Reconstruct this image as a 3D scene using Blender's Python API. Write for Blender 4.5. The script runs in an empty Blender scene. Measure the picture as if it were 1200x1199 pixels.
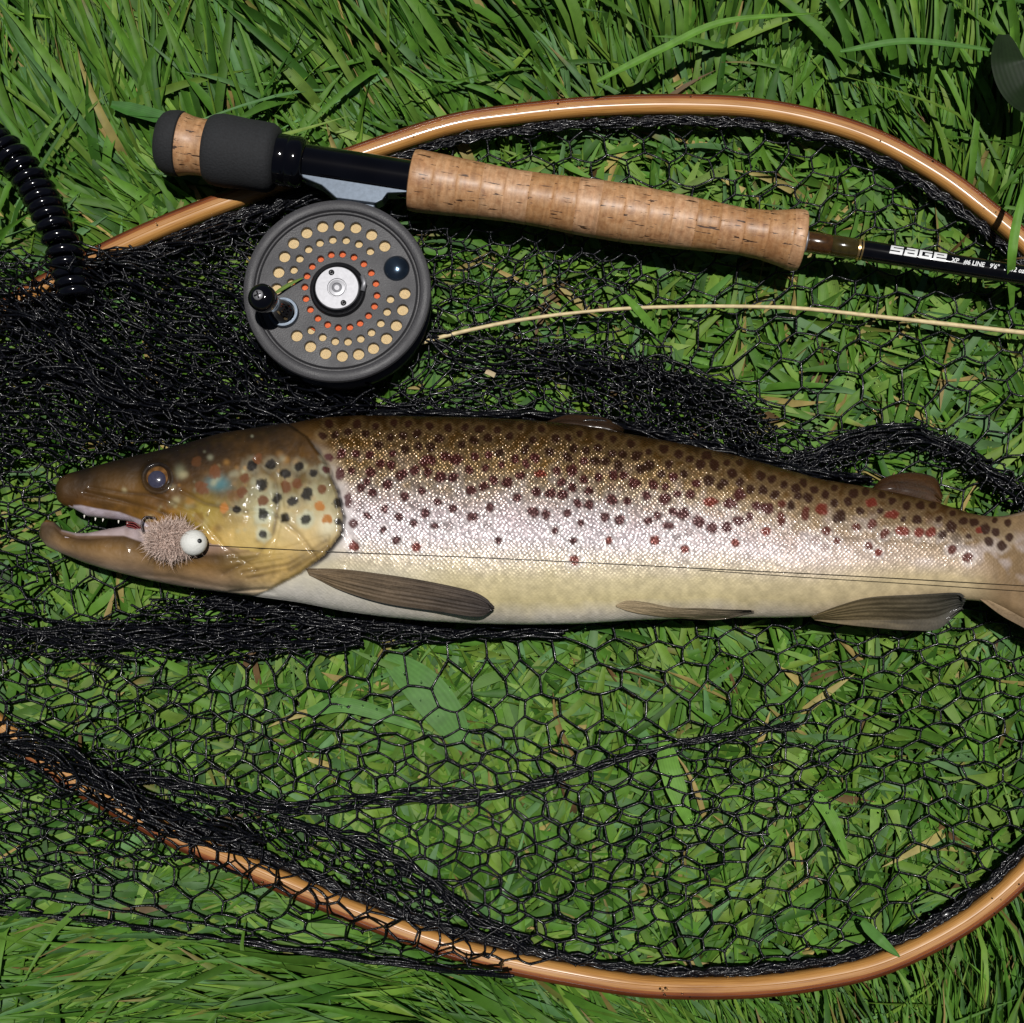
import bpy, bmesh, math, random
import numpy as np
from mathutils import Vector, Matrix
rng = np.random.default_rng(7); random.seed(7)
R = math.radians
sc = bpy.context.scene
C = sc.collection
# ---------------------------------------------------------------- camera
TILT = R(8); FOVT = math.tan(R(20)); DIST = 0.742; TZ = 0.03
cam_d = bpy.data.cameras.new('camera'); cam = bpy.data.objects.new('camera', cam_d); C.objects.link(cam)
cam_d.sensor_fit = 'HORIZONTAL'; cam_d.angle = R(40); cam_d.clip_start = 0.01; cam_d.clip_end = 500
CL = np.array([0, -math.sin(TILT)*DIST, TZ + math.cos(TILT)*DIST])
cam.location = CL; cam.rotation_euler = (TILT, 0, 0); sc.camera = cam
# ---------------------------------------------------------------- sky and sun
SUN_TILT = 4; SUN_SIDE = 2.5
w = bpy.data.worlds.new("World"); sc.world = w; w.use_nodes = True
nt = w.node_tree; bg = nt.nodes['Background']
sky = nt.nodes.new('ShaderNodeTexSky'); sky.sky_type = 'NISHITA'; sky.sun_disc = False
sky.sun_elevation = R(90-SUN_TILT); sky.sun_rotation = R(SUN_SIDE)
nt.links.new(sky.outputs[0], bg.inputs[0]); bg.inputs[1].default_value = 0.014
sd = bpy.data.lights.new('sun', 'SUN'); so = bpy.data.objects.new('sun', sd); C.objects.link(so)
sd.energy = 4.2; sd.angle = R(0.6); sd.color = (1, 0.975, 0.94); so.location = (0, 0, 3)
so.rotation_euler = (R(-SUN_TILT), R(SUN_SIDE), 0)
sc.view_settings.view_transform = 'Standard'; sc.view_settings.look = 'None'
sc.view_settings.gamma = 1; sc.view_settings.use_curve_mapping = False
sc.view_settings.exposure = -0.2
sc.render.engine = 'CYCLES'
# ---------------------------------------------------------------- helpers
PX = 0.00045     # metres per photograph pixel at resting height
Rc = np.array([[1, 0, 0], [0, math.cos(TILT), -math.sin(TILT)], [0, math.sin(TILT), math.cos(TILT)]])
def at(px, py, z):
    """point at height z seen at photo pixel px,py (used to measure positions off the photograph)"""
    px, py, z = np.broadcast_arrays(np.asarray(px, float), np.asarray(py, float), np.asarray(z, float))
    d = np.stack([(px-600)/600*FOVT, (599.5-py)/600*FOVT, -np.ones_like(px)], -1) @ Rc.T
    t = (z-CL[2])/d[..., 2]
    return CL + d*t[..., None]
def proj(P):
    q = (np.asarray(P)-CL) @ Rc
    return 600+600*(q[..., 0]/-q[..., 2])/FOVT, 599.5-600*(q[..., 1]/-q[..., 2])/FOVT
def wo(o):
    v = np.zeros(3)
    while o is not None: v += np.array(o.location); o = o.parent
    return v
def tag(o, label, cat, group=None, kind=None):
    if label: o['label'] = label
    if cat: o['category'] = cat
    if group: o['group'] = group
    if kind: o['kind'] = kind
    return o
def thing(name, label, cat, loc, group=None):
    o = bpy.data.objects.new(name, None); C.objects.link(o); o.location = loc; o.empty_display_size = .01
    return tag(o, label, cat, group)
def mesh(name, V, F, m, parent=None, smooth=True, col=None, uv=None, attrs=None, loc=None):
    """V: nx3, F: list of index arrays (each k x nverts)"""
    V = np.asarray(V, float)
    off = wo(parent) if parent is not None else (np.array(loc) if loc is not None else np.zeros(3))
    me = bpy.data.meshes.new(name)
    if not isinstance(F, list): F = [F]
    F = [np.asarray(f) for f in F if len(f)]
    me.vertices.add(len(V)); me.vertices.foreach_set('co', (V-off).ravel())
    idx = np.concatenate([f.ravel() for f in F]).astype(np.int32)
    tot = np.concatenate([np.full(len(f), f.shape[1]) for f in F]).astype(np.int32)
    st = np.concatenate([[0], np.cumsum(tot)[:-1]]).astype(np.int32)
    me.loops.add(len(idx)); me.loops.foreach_set('vertex_index', idx)
    me.polygons.add(len(tot)); me.polygons.foreach_set('loop_start', st)
    me.polygons.foreach_set('use_smooth', np.full(len(tot), smooth))
    me.update(calc_edges=True)
    if uv is not None:
        l = me.uv_layers.new(name='UV'); l.data.foreach_set('uv', np.asarray(uv, float)[idx].ravel())
    if col is not None:
        a = me.color_attributes.new('Col', 'FLOAT_COLOR', 'POINT')
        c4 = np.ones((len(V), 4)); c4[:, :3] = col; a.data.foreach_set('color', c4.ravel())
    for k, v in (attrs or {}).items():
        a = me.attributes.new(k, 'FLOAT', 'POINT'); a.data.foreach_set('value', np.asarray(v, float))
    me.validate()
    me.materials.append(m)
    o = bpy.data.objects.new(name, me); C.objects.link(o)
    if parent is not None: o.parent = parent
    elif loc is not None: o.location = loc
    return o
def noise(x, y, s, seed=0):
    x = np.asarray(x, float)/s+1000.3; y = np.asarray(y, float)/s+1000.7
    g = np.random.default_rng(seed).random((256, 256))
    xi = np.floor(x).astype(int); yi = np.floor(y).astype(int); fx = x-xi; fy = y-yi
    fx = fx*fx*(3-2*fx); fy = fy*fy*(3-2*fy)
    a = g[xi % 256, yi % 256]; b = g[(xi+1) % 256, yi % 256]; c = g[xi % 256, (yi+1) % 256]; d = g[(xi+1) % 256, (yi+1) % 256]
    return (a*(1-fx)+b*fx)*(1-fy)+(c*(1-fx)+d*fx)*fy
def fbm(x, y, s, seed=0): return (noise(x, y, s, seed)+.5*noise(x, y, s/2, seed+1)+.25*noise(x, y, s/4, seed+2))/1.75
def sstep(a, b, x):
    t = np.clip((x-a)/(b-a), 0, 1); return t*t*(3-2*t)
def curve(pts, n, closed=False):
    """Catmull-Rom resampled evenly to n points"""
    P = np.asarray(pts, float)
    if closed: Q = np.vstack([P[-1], P, P[0], P[1]])
    else: Q = np.vstack([2*P[0]-P[1], P, 2*P[-1]-P[-2]])
    out = []
    for i in range(1, len(Q)-2):
        t = np.linspace(0, 1, 24, endpoint=False)[:, None]
        p0, p1, p2, p3 = Q[i-1], Q[i], Q[i+1], Q[i+2]
        out.append(.5*((2*p1)+(-p0+p2)*t+(2*p0-5*p1+4*p2-p3)*t*t+(-p0+3*p1-3*p2+p3)*t**3))
    out = np.vstack(out+[Q[-2][None]])
    d = np.concatenate([[0], np.cumsum(np.linalg.norm(np.diff(out, axis=0), axis=1))])
    s = np.linspace(0, d[-1], n, endpoint=not closed)
    return np.stack([np.interp(s, d, out[:, k]) for k in range(out.shape[1])], 1)
def inpoly(x, y, P):
    P = np.asarray(P, float); r = np.zeros(np.shape(x), bool); j = len(P)-1
    for i in range(len(P)):
        xi, yi = P[i]; xj, yj = P[j]
        with np.errstate(divide='ignore', invalid='ignore'):
            r ^= ((yi > y) != (yj > y)) & (x < (xj-xi)*(y-yi)/(yj-yi+1e-12)+xi)
        j = i
    return r
def pdist(x, y, L):
    """distance to polyline"""
    L = np.asarray(L, float); d = np.full(np.shape(x), 1e9)
    for a, b in zip(L[:-1], L[1:]):
        ab = b-a; t = np.clip(((x-a[0])*ab[0]+(y-a[1])*ab[1])/(ab@ab+1e-12), 0, 1)
        d = np.minimum(d, np.hypot(x-a[0]-t*ab[0], y-a[1]-t*ab[1]))
    return d
def frames(P):
    T = np.gradient(P, axis=0); T /= np.linalg.norm(T, axis=1)[:, None]+1e-12
    up = np.array([0, 0, 1.]); A = np.cross(T, up); n = np.linalg.norm(A, axis=1)
    A[n < .05] = [1, 0, 0]; A /= np.linalg.norm(A, axis=1)[:, None]
    return T, A, np.cross(A, T)
def tube(P, r, ns=8, cap=True):
    P = np.asarray(P, float); n = len(P); r = np.broadcast_to(r, (n,))
    T, A, B = frames(P); th = np.arange(ns)*2*math.pi/ns
    V = P[:, None]+r[:, None, None]*(np.cos(th)[None, :, None]*A[:, None]+np.sin(th)[None, :, None]*B[:, None])
    i = np.arange(n-1)[:, None]*ns; j = np.arange(ns)[None]; j2 = (j+1) % ns
    F = np.stack([i+j, i+j2, i+ns+j2, i+ns+j], -1).reshape(-1, 4); V = V.reshape(-1, 3)
    if cap:
        V = np.vstack([V, P[0], P[-1]]); k = np.arange(ns); k2 = (k+1) % ns; b = (n-1)*ns
        T3 = np.vstack([np.stack([k2, k, np.full(ns, n*ns)], 1), np.stack([b+k, b+k2, np.full(ns, n*ns+1)], 1)])
        return V, [F, T3]
    return V, [F]
class MB:
    def __init__(s): s.V = []; s.F = {}; s.n = 0; s.C = []
    def add(s, V, F, col=None):
        V = np.asarray(V, float)
        for f in F:
            f = np.asarray(f)
            if len(f): s.F.setdefault(f.shape[1], []).append(f+s.n)
        s.V.append(V); s.n += len(V)
        if col is not None: s.C.append(np.broadcast_to(col, (len(V), 3)))
        return s
    def build(s, name, m, parent=None, **k):
        return mesh(name, np.vstack(s.V), [np.vstack(v) for v in s.F.values()], m, parent, col=np.vstack(s.C) if s.C else None, **k)
def revolve(prof, org, ax, ns=48, ref=(0, 0, 1)):
    """prof: list of (dist along axis, radius)"""
    prof = np.asarray(prof, float); ax = np.asarray(ax, float)/np.linalg.norm(ax)
    A = np.cross(ax, ref); A /= np.linalg.norm(A); B = np.cross(ax, A)*-1
    th = np.arange(ns)*2*math.pi/ns
    ring = np.cos(th)[:, None]*A+np.sin(th)[:, None]*B
    V = np.asarray(org)+prof[:, 0][:, None, None]*ax+prof[:, 1][:, None, None]*ring[None]
    n = len(prof); i = np.arange(n-1)[:, None]*ns; j = np.arange(ns)[None]; j2 = (j+1) % ns
    F = np.stack([i+j, i+ns+j, i+ns+j2, i+j2], -1).reshape(-1, 4)
    return V.reshape(-1, 3), [F]
def ball(c, r, nu=24, nv=16, sq=(1, 1, 1)):
    t = np.linspace(0, math.pi, nv)
    V, F = revolve(np.stack([-np.cos(t), np.sin(t)+1e-6], 1), (0, 0, 0), (0, 0, 1), nu, ref=(0, 1, 0))
    return np.asarray(c)+V*r*np.array(sq), F
# ---------------------------------------------------------------- materials
class NT:
    def __init__(s, name):
        s.m = bpy.data.materials.new(name); s.m.use_nodes = True; s.t = s.m.node_tree
        s.b = s.t.nodes['Principled BSDF']
    def n(s, typ, ins=None, **kw):
        x = s.t.nodes.new('ShaderNode'+typ)
        for k, v in kw.items(): setattr(x, k, v)
        for k, v in (ins or {}).items():
            if hasattr(v, 'is_linked') or isinstance(v, bpy.types.NodeSocket): s.t.links.new(v, x.inputs[k])
            else: x.inputs[k].default_value = v
        return x
    def set(s, **kw):
        for k, v in kw.items():
            k = k.replace('_', ' ')
            if isinstance(v, bpy.types.NodeSocket): s.t.links.new(v, s.b.inputs[k])
            else: s.b.inputs[k].default_value = v
        return s
    def ramp(s, fac, stops):
        x = s.n('ValToRGB', {0: fac}); e = x.color_ramp.elements
        while len(e) < len(stops): e.new(.5)
        for q, (p, c) in zip(e, stops): q.position = p; q.color = (*c, 1)
        return x.outputs[0]
    def bump(s, h, strength=.3, dist=.001, normal=None):
        i = {'Height': h, 'Strength': strength, 'Distance': dist}
        if normal is not None: i['Normal'] = normal
        return s.n('Bump', i).outputs[0]
def c3(r, g, b): return (r, g, b, 1)
def simple(name, col, rough=.5, metal=0., ns=None, bump=0, var=.25, coat=0.):
    t = NT(name); tc = t.n('TexCoord').outputs['Object']
    if ns is None: ns = 300
    nz = t.n('TexNoise', {'Vector': tc, 'Scale': ns, 'Detail': 4.}).outputs['Fac']
    dk = tuple(c*(1-var) for c in col); lt = tuple(min(1, c*(1+var)) for c in col)
    t.set(Base_Color=t.ramp(nz, [(.3, dk), (.7, lt)]), Roughness=rough, Metallic=metal, Coat_Weight=coat)
    if bump: t.set(Normal=t.bump(nz, bump, .0006))
    return t.m
M = {}
# grass blades
t = NT('grass'); a = t.n('VertexColor', layer_name='Col').outputs['Color']; uvn = t.n('UVMap').outputs[0]
sx = t.n('SeparateXYZ', {0: uvn})
vein = t.n('Math', {0: t.n('Math', {0: sx.outputs[0], 1: 48.}, operation='MULTIPLY').outputs[0]}, operation='SINE').outputs[0]
nz = t.n('TexNoise', {'Vector': t.n('TexCoord').outputs['Object'], 'Scale': 160., 'Detail': 3.}).outputs['Fac']
mul = t.n('Math', {0: t.n('MapRange', {0: vein, 1: -1., 2: 1., 3: .93, 4: 1.04}).outputs[0], 1: t.n('MapRange', {0: nz, 1: .3, 2: .7, 3: .82, 4: 1.18}).outputs[0]}, operation='MULTIPLY').outputs[0]
colr = t.n('VectorMath', {0: a, 'Scale': mul}, operation='SCALE').outputs[0]
t.set(Base_Color=colr, Roughness=.55, Normal=t.bump(vein, .06, .0004)); t.b.inputs['Specular IOR Level'].default_value = .22
tr = t.n('BsdfTranslucent', {'Color': t.n('VectorMath', {0: colr, 1: (1.1, 1.25, .6)}, operation='MULTIPLY').outputs[0]})
mx = t.n('MixShader', {0: .14, 1: t.b.outputs[0], 2: tr.outputs[0]}); t.t.links.new(mx.outputs[0], t.t.nodes['Material Output'].inputs[0])
M['grass'] = t.m
# ground
t = NT('ground'); tc = t.n('TexCoord').outputs['Object']
n1 = t.n('TexNoise', {'Vector': tc, 'Scale': 90., 'Detail': 8.}).outputs['Fac']; n2 = t.n('TexNoise', {'Vector': tc, 'Scale': 3., 'Detail': 6.}).outputs['Fac']
near = t.ramp(n1, [(.3, (.006, .006, .003)), (.55, (.016, .014, .006)), (.75, (.04, .03, .014))])
far = t.ramp(n2, [(.3, (.02, .06, .01)), (.7, (.05, .12, .02))])
ln = t.n('VectorMath', {0: tc}, operation='LENGTH').outputs['Value']
t.set(Base_Color=t.n('MixRGB', {0: t.n('MapRange', {0: ln, 1: 1., 2: 2.}).outputs[0], 1: near, 2: far}).outputs[0], Roughness=.95, Normal=t.bump(n1, .8, .004))
M['ground'] = t.m
# net cord
t = NT('net_cord'); tc = t.n('TexCoord').outputs['Object']
nz = t.n('TexNoise', {'Vector': tc, 'Scale': 900., 'Detail': 1.}).outputs['Fac']
t.set(Base_Color=t.ramp(nz, [(.3, (.0012, .0013, .002)), (.7, (.004, .0045, .008))]), Roughness=.38, Normal=t.bump(nz, .7, .0006)); t.b.inputs['Specular IOR Level'].default_value = .3; t.set(Coat_Weight=.14, Coat_Roughness=.10)
M['net'] = t.m
# wood (uv: x metres along, y across)
def wood(name, a, b, c):
    t = NT(name); uv = t.n('UVMap').outputs[0]
    mp = t.n('Mapping', {'Vector': uv, 'Scale': (40., 1400., 1.)}).outputs[0]
    g = t.n('TexNoise', {'Vector': mp, 'Scale': 1., 'Detail': 5., 'Roughness': .65}).outputs['Fac']
    big = t.n('TexNoise', {'Vector': uv, 'Scale': 9., 'Detail': 2.}).outputs['Fac']
    f = t.n('MixRGB', {0: .35, 1: g, 2: big}).outputs[0]
    t.set(Base_Color=t.ramp(f, [(.3, a), (.5, b), (.72, c)]), Roughness=.5, Coat_Weight=.35, Coat_Roughness=t.n('MapRange', {0: big, 1: .35, 2: .65, 3: .08, 4: .3}).outputs[0], Normal=t.bump(f, .35, .0008)); t.b.inputs['Specular IOR Level'].default_value = .3
    return t.m
M['ash'] = wood('pale_wood', (.24, .09, .016), (.46, .22, .055), (.60, .34, .11))
M['ash2'] = wood('golden_wood', (.20, .07, .012), (.40, .18, .045), (.54, .29, .09))
M['mahogany'] = wood('dark_wood', (.12, .028, .005), (.22, .06, .012), (.32, .11, .022))
M['mahogany2'] = wood('reddish_wood', (.045, .009, .003), (.10, .022, .006), (.17, .045, .012))
# cork
t = NT('cork'); tc = t.n('TexCoord').outputs['Object']; oi = t.n('ObjectInfo').outputs['Random']
off = t.n('VectorMath', {0: tc, 1: t.n('VectorMath', {0: (3., 5., 7.), 'Scale': oi}, operation='SCALE').outputs[0]}, operation='ADD').outputs[0]
n1 = t.n('TexNoise', {'Vector': off, 'Scale': 260., 'Detail': 8., 'Roughness': .7}).outputs['Fac']
mp = t.n('Mapping', {'Vector': t.n('Mapping', {'Vector': off, 'Rotation': (0, 0, R(8.8))}).outputs[0], 'Scale': (95., 700., 700.)}).outputs[0]
st = t.n('TexNoise', {'Vector': t.n('Mapping', {'Vector': t.n('Mapping', {'Vector': off, 'Rotation': (0, 0, R(8.8))}).outputs[0], 'Scale': (520., 60., 60.)}).outputs[0], 'Scale': 1., 'Detail': 3.}).outputs['Fac']
pit = t.n('TexNoise', {'Vector': mp, 'Scale': 1., 'Detail': 3., 'Roughness': .5}).outputs['Fac']
base = t.ramp(n1, [(.28, (.30, .13, .05)), (.5, (.47, .25, .115)), (.72, (.60, .36, .19))])
hv = t.n('HueSaturation', {'Color': base, 'Value': t.n('MapRange', {0: oi, 3: .72, 4: 1.12}).outputs[0], 'Saturation': t.n('MapRange', {0: oi, 3: 1.12, 4: .92}).outputs[0]}).outputs[0]
hv = t.n('VectorMath', {0: hv, 'Scale': t.n('MapRange', {0: st, 1: .3, 2: .7, 3: .78, 4: 1.16}).outputs[0]}, operation='SCALE').outputs[0]
dirt = t.n('TexNoise', {'Vector': tc, 'Scale': 22., 'Detail': 3.}).outputs['Fac']
hv = t.n('MixRGB', {0: t.n('MapRange', {0: dirt, 1: .56, 2: .72, 4: .65}).outputs[0], 1: hv, 2: c3(.24, .095, .03)}).outputs[0]
pm = t.n('MapRange', {0: pit, 1: .635, 2: .66}).outputs[0]
t.set(Base_Color=t.n('MixRGB', {0: pm, 1: hv, 2: c3(.05, .022, .010)}).outputs[0], Roughness=.5, Coat_Weight=.12, Coat_Roughness=.3)
bh = t.n('Math', {0: n1, 1: pm}, operation='SUBTRACT').outputs[0]
t.set(Normal=t.bump(bh, .3, .0006)); M['cork'] = t.m
M['foam'] = simple('black_foam', (.014, .015, .017), .85, ns=900, bump=.5)
M['gloss'] = simple('gloss_black', (.0025, .0025, .004), .07, ns=50, coat=.3)
M['alloy'] = simple('blued_alloy', (.11, .135, .17), .4, .6, ns=600, var=.12)
M['gun'] = simple('gunmetal', (.054, .053, .057), .55, .0, ns=1500, bump=.25, var=.16); M['gun'].node_tree.nodes['Principled BSDF'].inputs['Specular IOR Level'].default_value = .35
tg = M['gun'].node_tree; bb_ = tg.nodes['Principled BSDF']; tcn = tg.nodes.new('ShaderNodeTexCoord'); n_ = tg.nodes.new('ShaderNodeTexNoise'); n_.inputs['Scale'].default_value = 2600; n_.inputs['Detail'].default_value = 1
tg.links.new(tcn.outputs['Object'], n_.inputs['Vector']); rr0 = tg.nodes.new('ShaderNodeValToRGB'); rr0.color_ramp.elements[0].position = .70; rr0.color_ramp.elements[1].position = .76; tg.links.new(n_.outputs['Fac'], rr0.inputs[0])
n2_ = tg.nodes.new('ShaderNodeTexNoise'); n2_.inputs['Scale'].default_value = 45; n2_.inputs['Detail'].default_value = 5; tg.links.new(tcn.outputs['Object'], n2_.inputs['Vector']); m2_ = tg.nodes.new('ShaderNodeMapRange'); m2_.inputs[1].default_value = .35; m2_.inputs[2].default_value = .7; m2_.inputs[3].default_value = .40; m2_.inputs[4].default_value = .62; tg.links.new(n2_.outputs['Fac'], m2_.inputs[0]); tg.links.new(m2_.outputs[0], bb_.inputs['Roughness'])
src_ = bb_.inputs['Base Color'].links[0].from_socket; mx_ = tg.nodes.new('ShaderNodeMixRGB'); mx_.inputs[2].default_value = (.22, .22, .23, 1); tg.links.new(rr0.outputs[0], mx_.inputs[0]); tg.links.new(src_, mx_.inputs[1]); tg.links.new(mx_.outputs[0], bb_.inputs['Base Color'])
M['silver'] = simple('silver', (.34, .34, .36), .5, .6, ns=800, var=.08)
M['dark'] = simple('dark_metal', (.012, .012, .014), .3, .3, ns=500)
M['brown_wrap'] = simple('brown_wrap', (.05, .022, .006), .18, ns=400, var=.4, coat=1.)
M['olive_wrap'] = simple('olive_wrap', (.035, .026, .006), .15, ns=400, var=.3, coat=1.)
M['gold'] = simple('gold', (.75, .5, .2), .25, .9)
M['letter'] = simple('white_lettering', (.75, .76, .76), .5, var=.04)
M['blank'] = simple('rod_blank', (.003, .003, .004), .10, ns=200, coat=.2)
M['straw'] = simple('straw', (.62, .50, .27), .55, ns=250, bump=.3, var=.2)
M['cream_line'] = simple('cream_line', (.66, .50, .27), .5, ns=2200, bump=.6, var=.2)
M['orange_line'] = simple('orange_line', (.72, .16, .05), .5, ns=2200, bump=.6, var=.25)
M['mono'] = simple('monofilament', (.03, .022, .012), .25, var=.3)
M['rubber'] = simple('coil_plastic', (.003, .003, .005), .13, coat=.5)
M['foamwhite'] = simple('white_foam', (.72, .72, .68), .6, ns=900, bump=.3, var=.05)
M['blackdot'] = simple('black_dot', (.01, .01, .012), .3)
M['fuzz'] = simple('grey_pink_fur', (.62, .48, .41), .8, ns=1200, var=.3)
M['steel'] = simple('dark_steel', (.05, .04, .04), .3, .8)
def vcol(name, rough, coat=0., coatr=.1, spec=.5, bumps=.2, nsc=900, metal=0.):
    t = NT(name); a = t.n('VertexColor', layer_name='Col').outputs['Color']
    nz = t.n('TexNoise', {'Vector': t.n('TexCoord').outputs['Object'], 'Scale': float(nsc), 'Detail': 4.}).outputs['Fac']
    t.set(Base_Color=t.n('VectorMath', {0: a, 'Scale': t.n('MapRange', {0: nz, 1: .3, 2: .7, 3: .85, 4: 1.15}).outputs[0]}, operation='SCALE').outputs[0],
          Roughness=rough, Coat_Weight=coat, Coat_Roughness=coatr, Metallic=metal, Normal=t.bump(nz, bumps, .0005))
    t.b.inputs['Specular IOR Level'].default_value = spec
    return t.m
M['fin'] = vcol('fin', .55, .18, .12, spec=.15, bumps=.5)
M['fin'].node_tree.nodes['Principled BSDF'].inputs['Alpha'].default_value = .9
M['gum'] = simple('gum', (.55, .46, .48), .3, ns=700, var=.25, coat=.6, bump=.3)
# fish skin
t = NT('trout_skin'); a = t.n('VertexColor', layer_name='Col').outputs['Color']
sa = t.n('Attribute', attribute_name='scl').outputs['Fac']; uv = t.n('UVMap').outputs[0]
mp = t.n('Mapping', {'Vector': uv, 'Rotation': (0, 0, R(45)), 'Scale': (1/3.5, 1/3.5, 1)}).outputs[0]
vo = t.n('TexVoronoi', {'Vector': mp, 'Scale': 1., 'Randomness': .38}, voronoi_dimensions='2D')
h = t.n('Math', {0: 1., 1: vo.outputs['Distance']}, operation='SUBTRACT').outputs[0]
nz = t.n('TexNoise', {'Vector': t.n('TexCoord').outputs['Object'], 'Scale': 500., 'Detail': 4.}).outputs['Fac']
bn0 = t.bump(nz, .38, .0006)
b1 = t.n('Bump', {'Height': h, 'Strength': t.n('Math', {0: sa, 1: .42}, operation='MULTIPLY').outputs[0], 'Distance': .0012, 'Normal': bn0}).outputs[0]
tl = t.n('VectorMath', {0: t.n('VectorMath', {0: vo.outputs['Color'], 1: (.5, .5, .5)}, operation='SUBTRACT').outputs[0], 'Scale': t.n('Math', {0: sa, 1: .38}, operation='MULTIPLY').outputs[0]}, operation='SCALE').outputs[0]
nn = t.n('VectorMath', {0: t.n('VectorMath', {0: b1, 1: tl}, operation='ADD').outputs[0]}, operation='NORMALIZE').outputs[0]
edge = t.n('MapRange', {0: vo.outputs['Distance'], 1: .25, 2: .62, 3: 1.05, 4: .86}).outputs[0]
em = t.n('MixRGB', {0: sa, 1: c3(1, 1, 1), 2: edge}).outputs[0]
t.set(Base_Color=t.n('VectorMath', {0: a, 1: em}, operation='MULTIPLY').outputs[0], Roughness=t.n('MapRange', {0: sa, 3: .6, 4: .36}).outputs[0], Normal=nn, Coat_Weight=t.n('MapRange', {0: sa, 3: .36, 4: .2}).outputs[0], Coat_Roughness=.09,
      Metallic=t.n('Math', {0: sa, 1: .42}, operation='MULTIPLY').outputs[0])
t.t.links.new(t.n('VectorMath', {0: b1, 1: t.n('VectorMath', {0: tl, 'Scale': .8}, operation='SCALE').outputs[0]}, operation='ADD').outputs[0], t.b.inputs['Coat Normal'])
t.b.inputs['Specular IOR Level'].default_value = .3
M['skin'] = t.m
# ================================================================= GROUND
g = np.concatenate([-np.geomspace(.6, 80, 30)[::-1], np.linspace(-.55, .55, 60), np.geomspace(.6, 80, 30)])
X, Y = np.meshgrid(g, g); Z = (fbm(X, Y, .09, 3)-.5)*.008*(np.hypot(X, Y) < 2) - .001
n = len(g); i, j = np.meshgrid(np.arange(n-1), np.arange(n-1), indexing='ij'); q = (i*n+j).ravel()
gr = mesh('ground', np.stack([X, Y, Z], -1).reshape(-1, 3), np.stack([q, q+1, q+n+1, q+n], 1), M['ground']); gr['kind'] = 'structure'
# ================================================================= HOOP PATH (photo pixels)
hoop_px = [(0, 366), (75, 322), (150, 284), (225, 252), (300, 224), (380, 196), (450, 171), (530, 146), (600, 135), (690, 126), (790, 123), (880, 127), (960, 142), (1030, 166), (1100, 205), (1150, 242), (1200, 284),
           (1260, 350), (1310, 440), (1335, 560), (1335, 720), (1310, 850), (1262, 948), (1200, 1023), (1130, 1081), (1040, 1127), (960, 1147), (870, 1157), (760, 1156), (660, 1141), (570, 1122), (500, 1101), (430, 1075), (350, 1042), (270, 1008), (200, 978), (120, 935), (60, 898), (8, 858), (-60, 800), (-120, 730), (-160, 640), (-160, 560), (-120, 470), (-60, 410)]
HZ = .021
hoopP = curve(hoop_px, 420, True)          # px space
hoopW = at(hoopP[:, 0], hoopP[:, 1], HZ)
# ================================================================= GRASS
def blades(n, x, y, az, L, W, el0, el1, zmax, z0, S=6, across=3, curl=.5, cols=None, drift=.5, lift=None):
    tt = np.linspace(0, 1, S+1)
    el = el0[:, None]*(1-tt)**1.0+el1[:, None]*tt
    a = az[:, None]+drift*(rng.random(n)-.5)[:, None]*2*tt**1.5
    ds = (L/S)[:, None]
    dx = np.cos(el)*np.cos(a)*ds; dy = np.cos(el)*np.sin(a)*ds; dz = np.sin(el)*ds
    cx = x[:, None]+np.concatenate([np.zeros((n, 1)), np.cumsum(dx[:, :-1], 1)], 1)
    cy = y[:, None]+np.concatenate([np.zeros((n, 1)), np.cumsum(dy[:, :-1], 1)], 1)
    cz = z0[:, None]+np.concatenate([np.zeros((n, 1)), np.cumsum(dz[:, :-1], 1)], 1)
    zm = zmax[:, None]; cz = np.maximum(cz, .001); cz = zm*np.tanh(cz/zm)
    wp = np.minimum(1, .55+tt*2.0)*np.clip((1-tt)/.45, 0, 1)**.75; wp[-1] = .03
    ww = W[:, None]*wp[None]*.5
    roll = (rng.random(n)-.5)*2.0; roll = roll[:, None]+(rng.random(n)-.5)[:, None]*1.6*tt
    sxv = -np.sin(a)*np.cos(roll); syv = np.cos(a)*np.cos(roll); szv = np.sin(roll)
    cen = np.stack([cx, cy, cz], -1); side = np.stack([sxv, syv, szv], -1)
    if across == 3:
        mid = cen.copy(); mid[..., 2] -= ww*.35
        V = np.stack([cen-side*ww[..., None], mid, cen+side*ww[..., None]], 2)
    else: V = np.stack([cen-side*ww[..., None], cen+side*ww[..., None]], 2)
    k = across
    base = (np.arange(n)*(S+1)*k)[:, None, None]+(np.arange(S)*k)[None, :, None]+np.arange(k-1)[None, None]
    F = np.stack([base, base+1, base+k+1, base+k], -1).reshape(-1, 4)
    u = np.broadcast_to(np.linspace(0, 1, k), (n, S+1, k)); v = np.broadcast_to(tt[None, :, None], (n, S+1, k))
    uv = np.stack([u, v], -1).reshape(-1, 2)
    c = np.broadcast_to(cols[:, None, None], (n, S+1, k, 3)).copy()
    base_pale = (np.clip(1-tt*5, 0, 1)*.45)[None, :, None, None]
    c = c*(1-base_pale)+np.array([.16, .18, .06])*base_pale
    # brown tips on some blades
    bt = (rng.random(n) < .06)[:, None, None, None]*np.clip((tt-.72)*5, 0, 1)[None, :, None, None]
    c = c*(1-bt)+np.array([.22, .14, .05])*bt
    return V.reshape(-1, 3), F, uv, c.reshape(-1, 3)
PAL = np.array([[.064, .160, .018], [.090, .200, .024], [.135, .24, .032], [.088, .19, .062], [.034, .100, .012], [.16, .26, .05], [.34, .27, .09], [.14, .085, .035]])
def gcols(n, p):
    c = PAL[rng.choice(len(PAL), n, p=p)]
    return c*(.78+.44*rng.random((n, 1)))*(1+.12*(rng.random((n, 3))-.5))
parts = []
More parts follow.
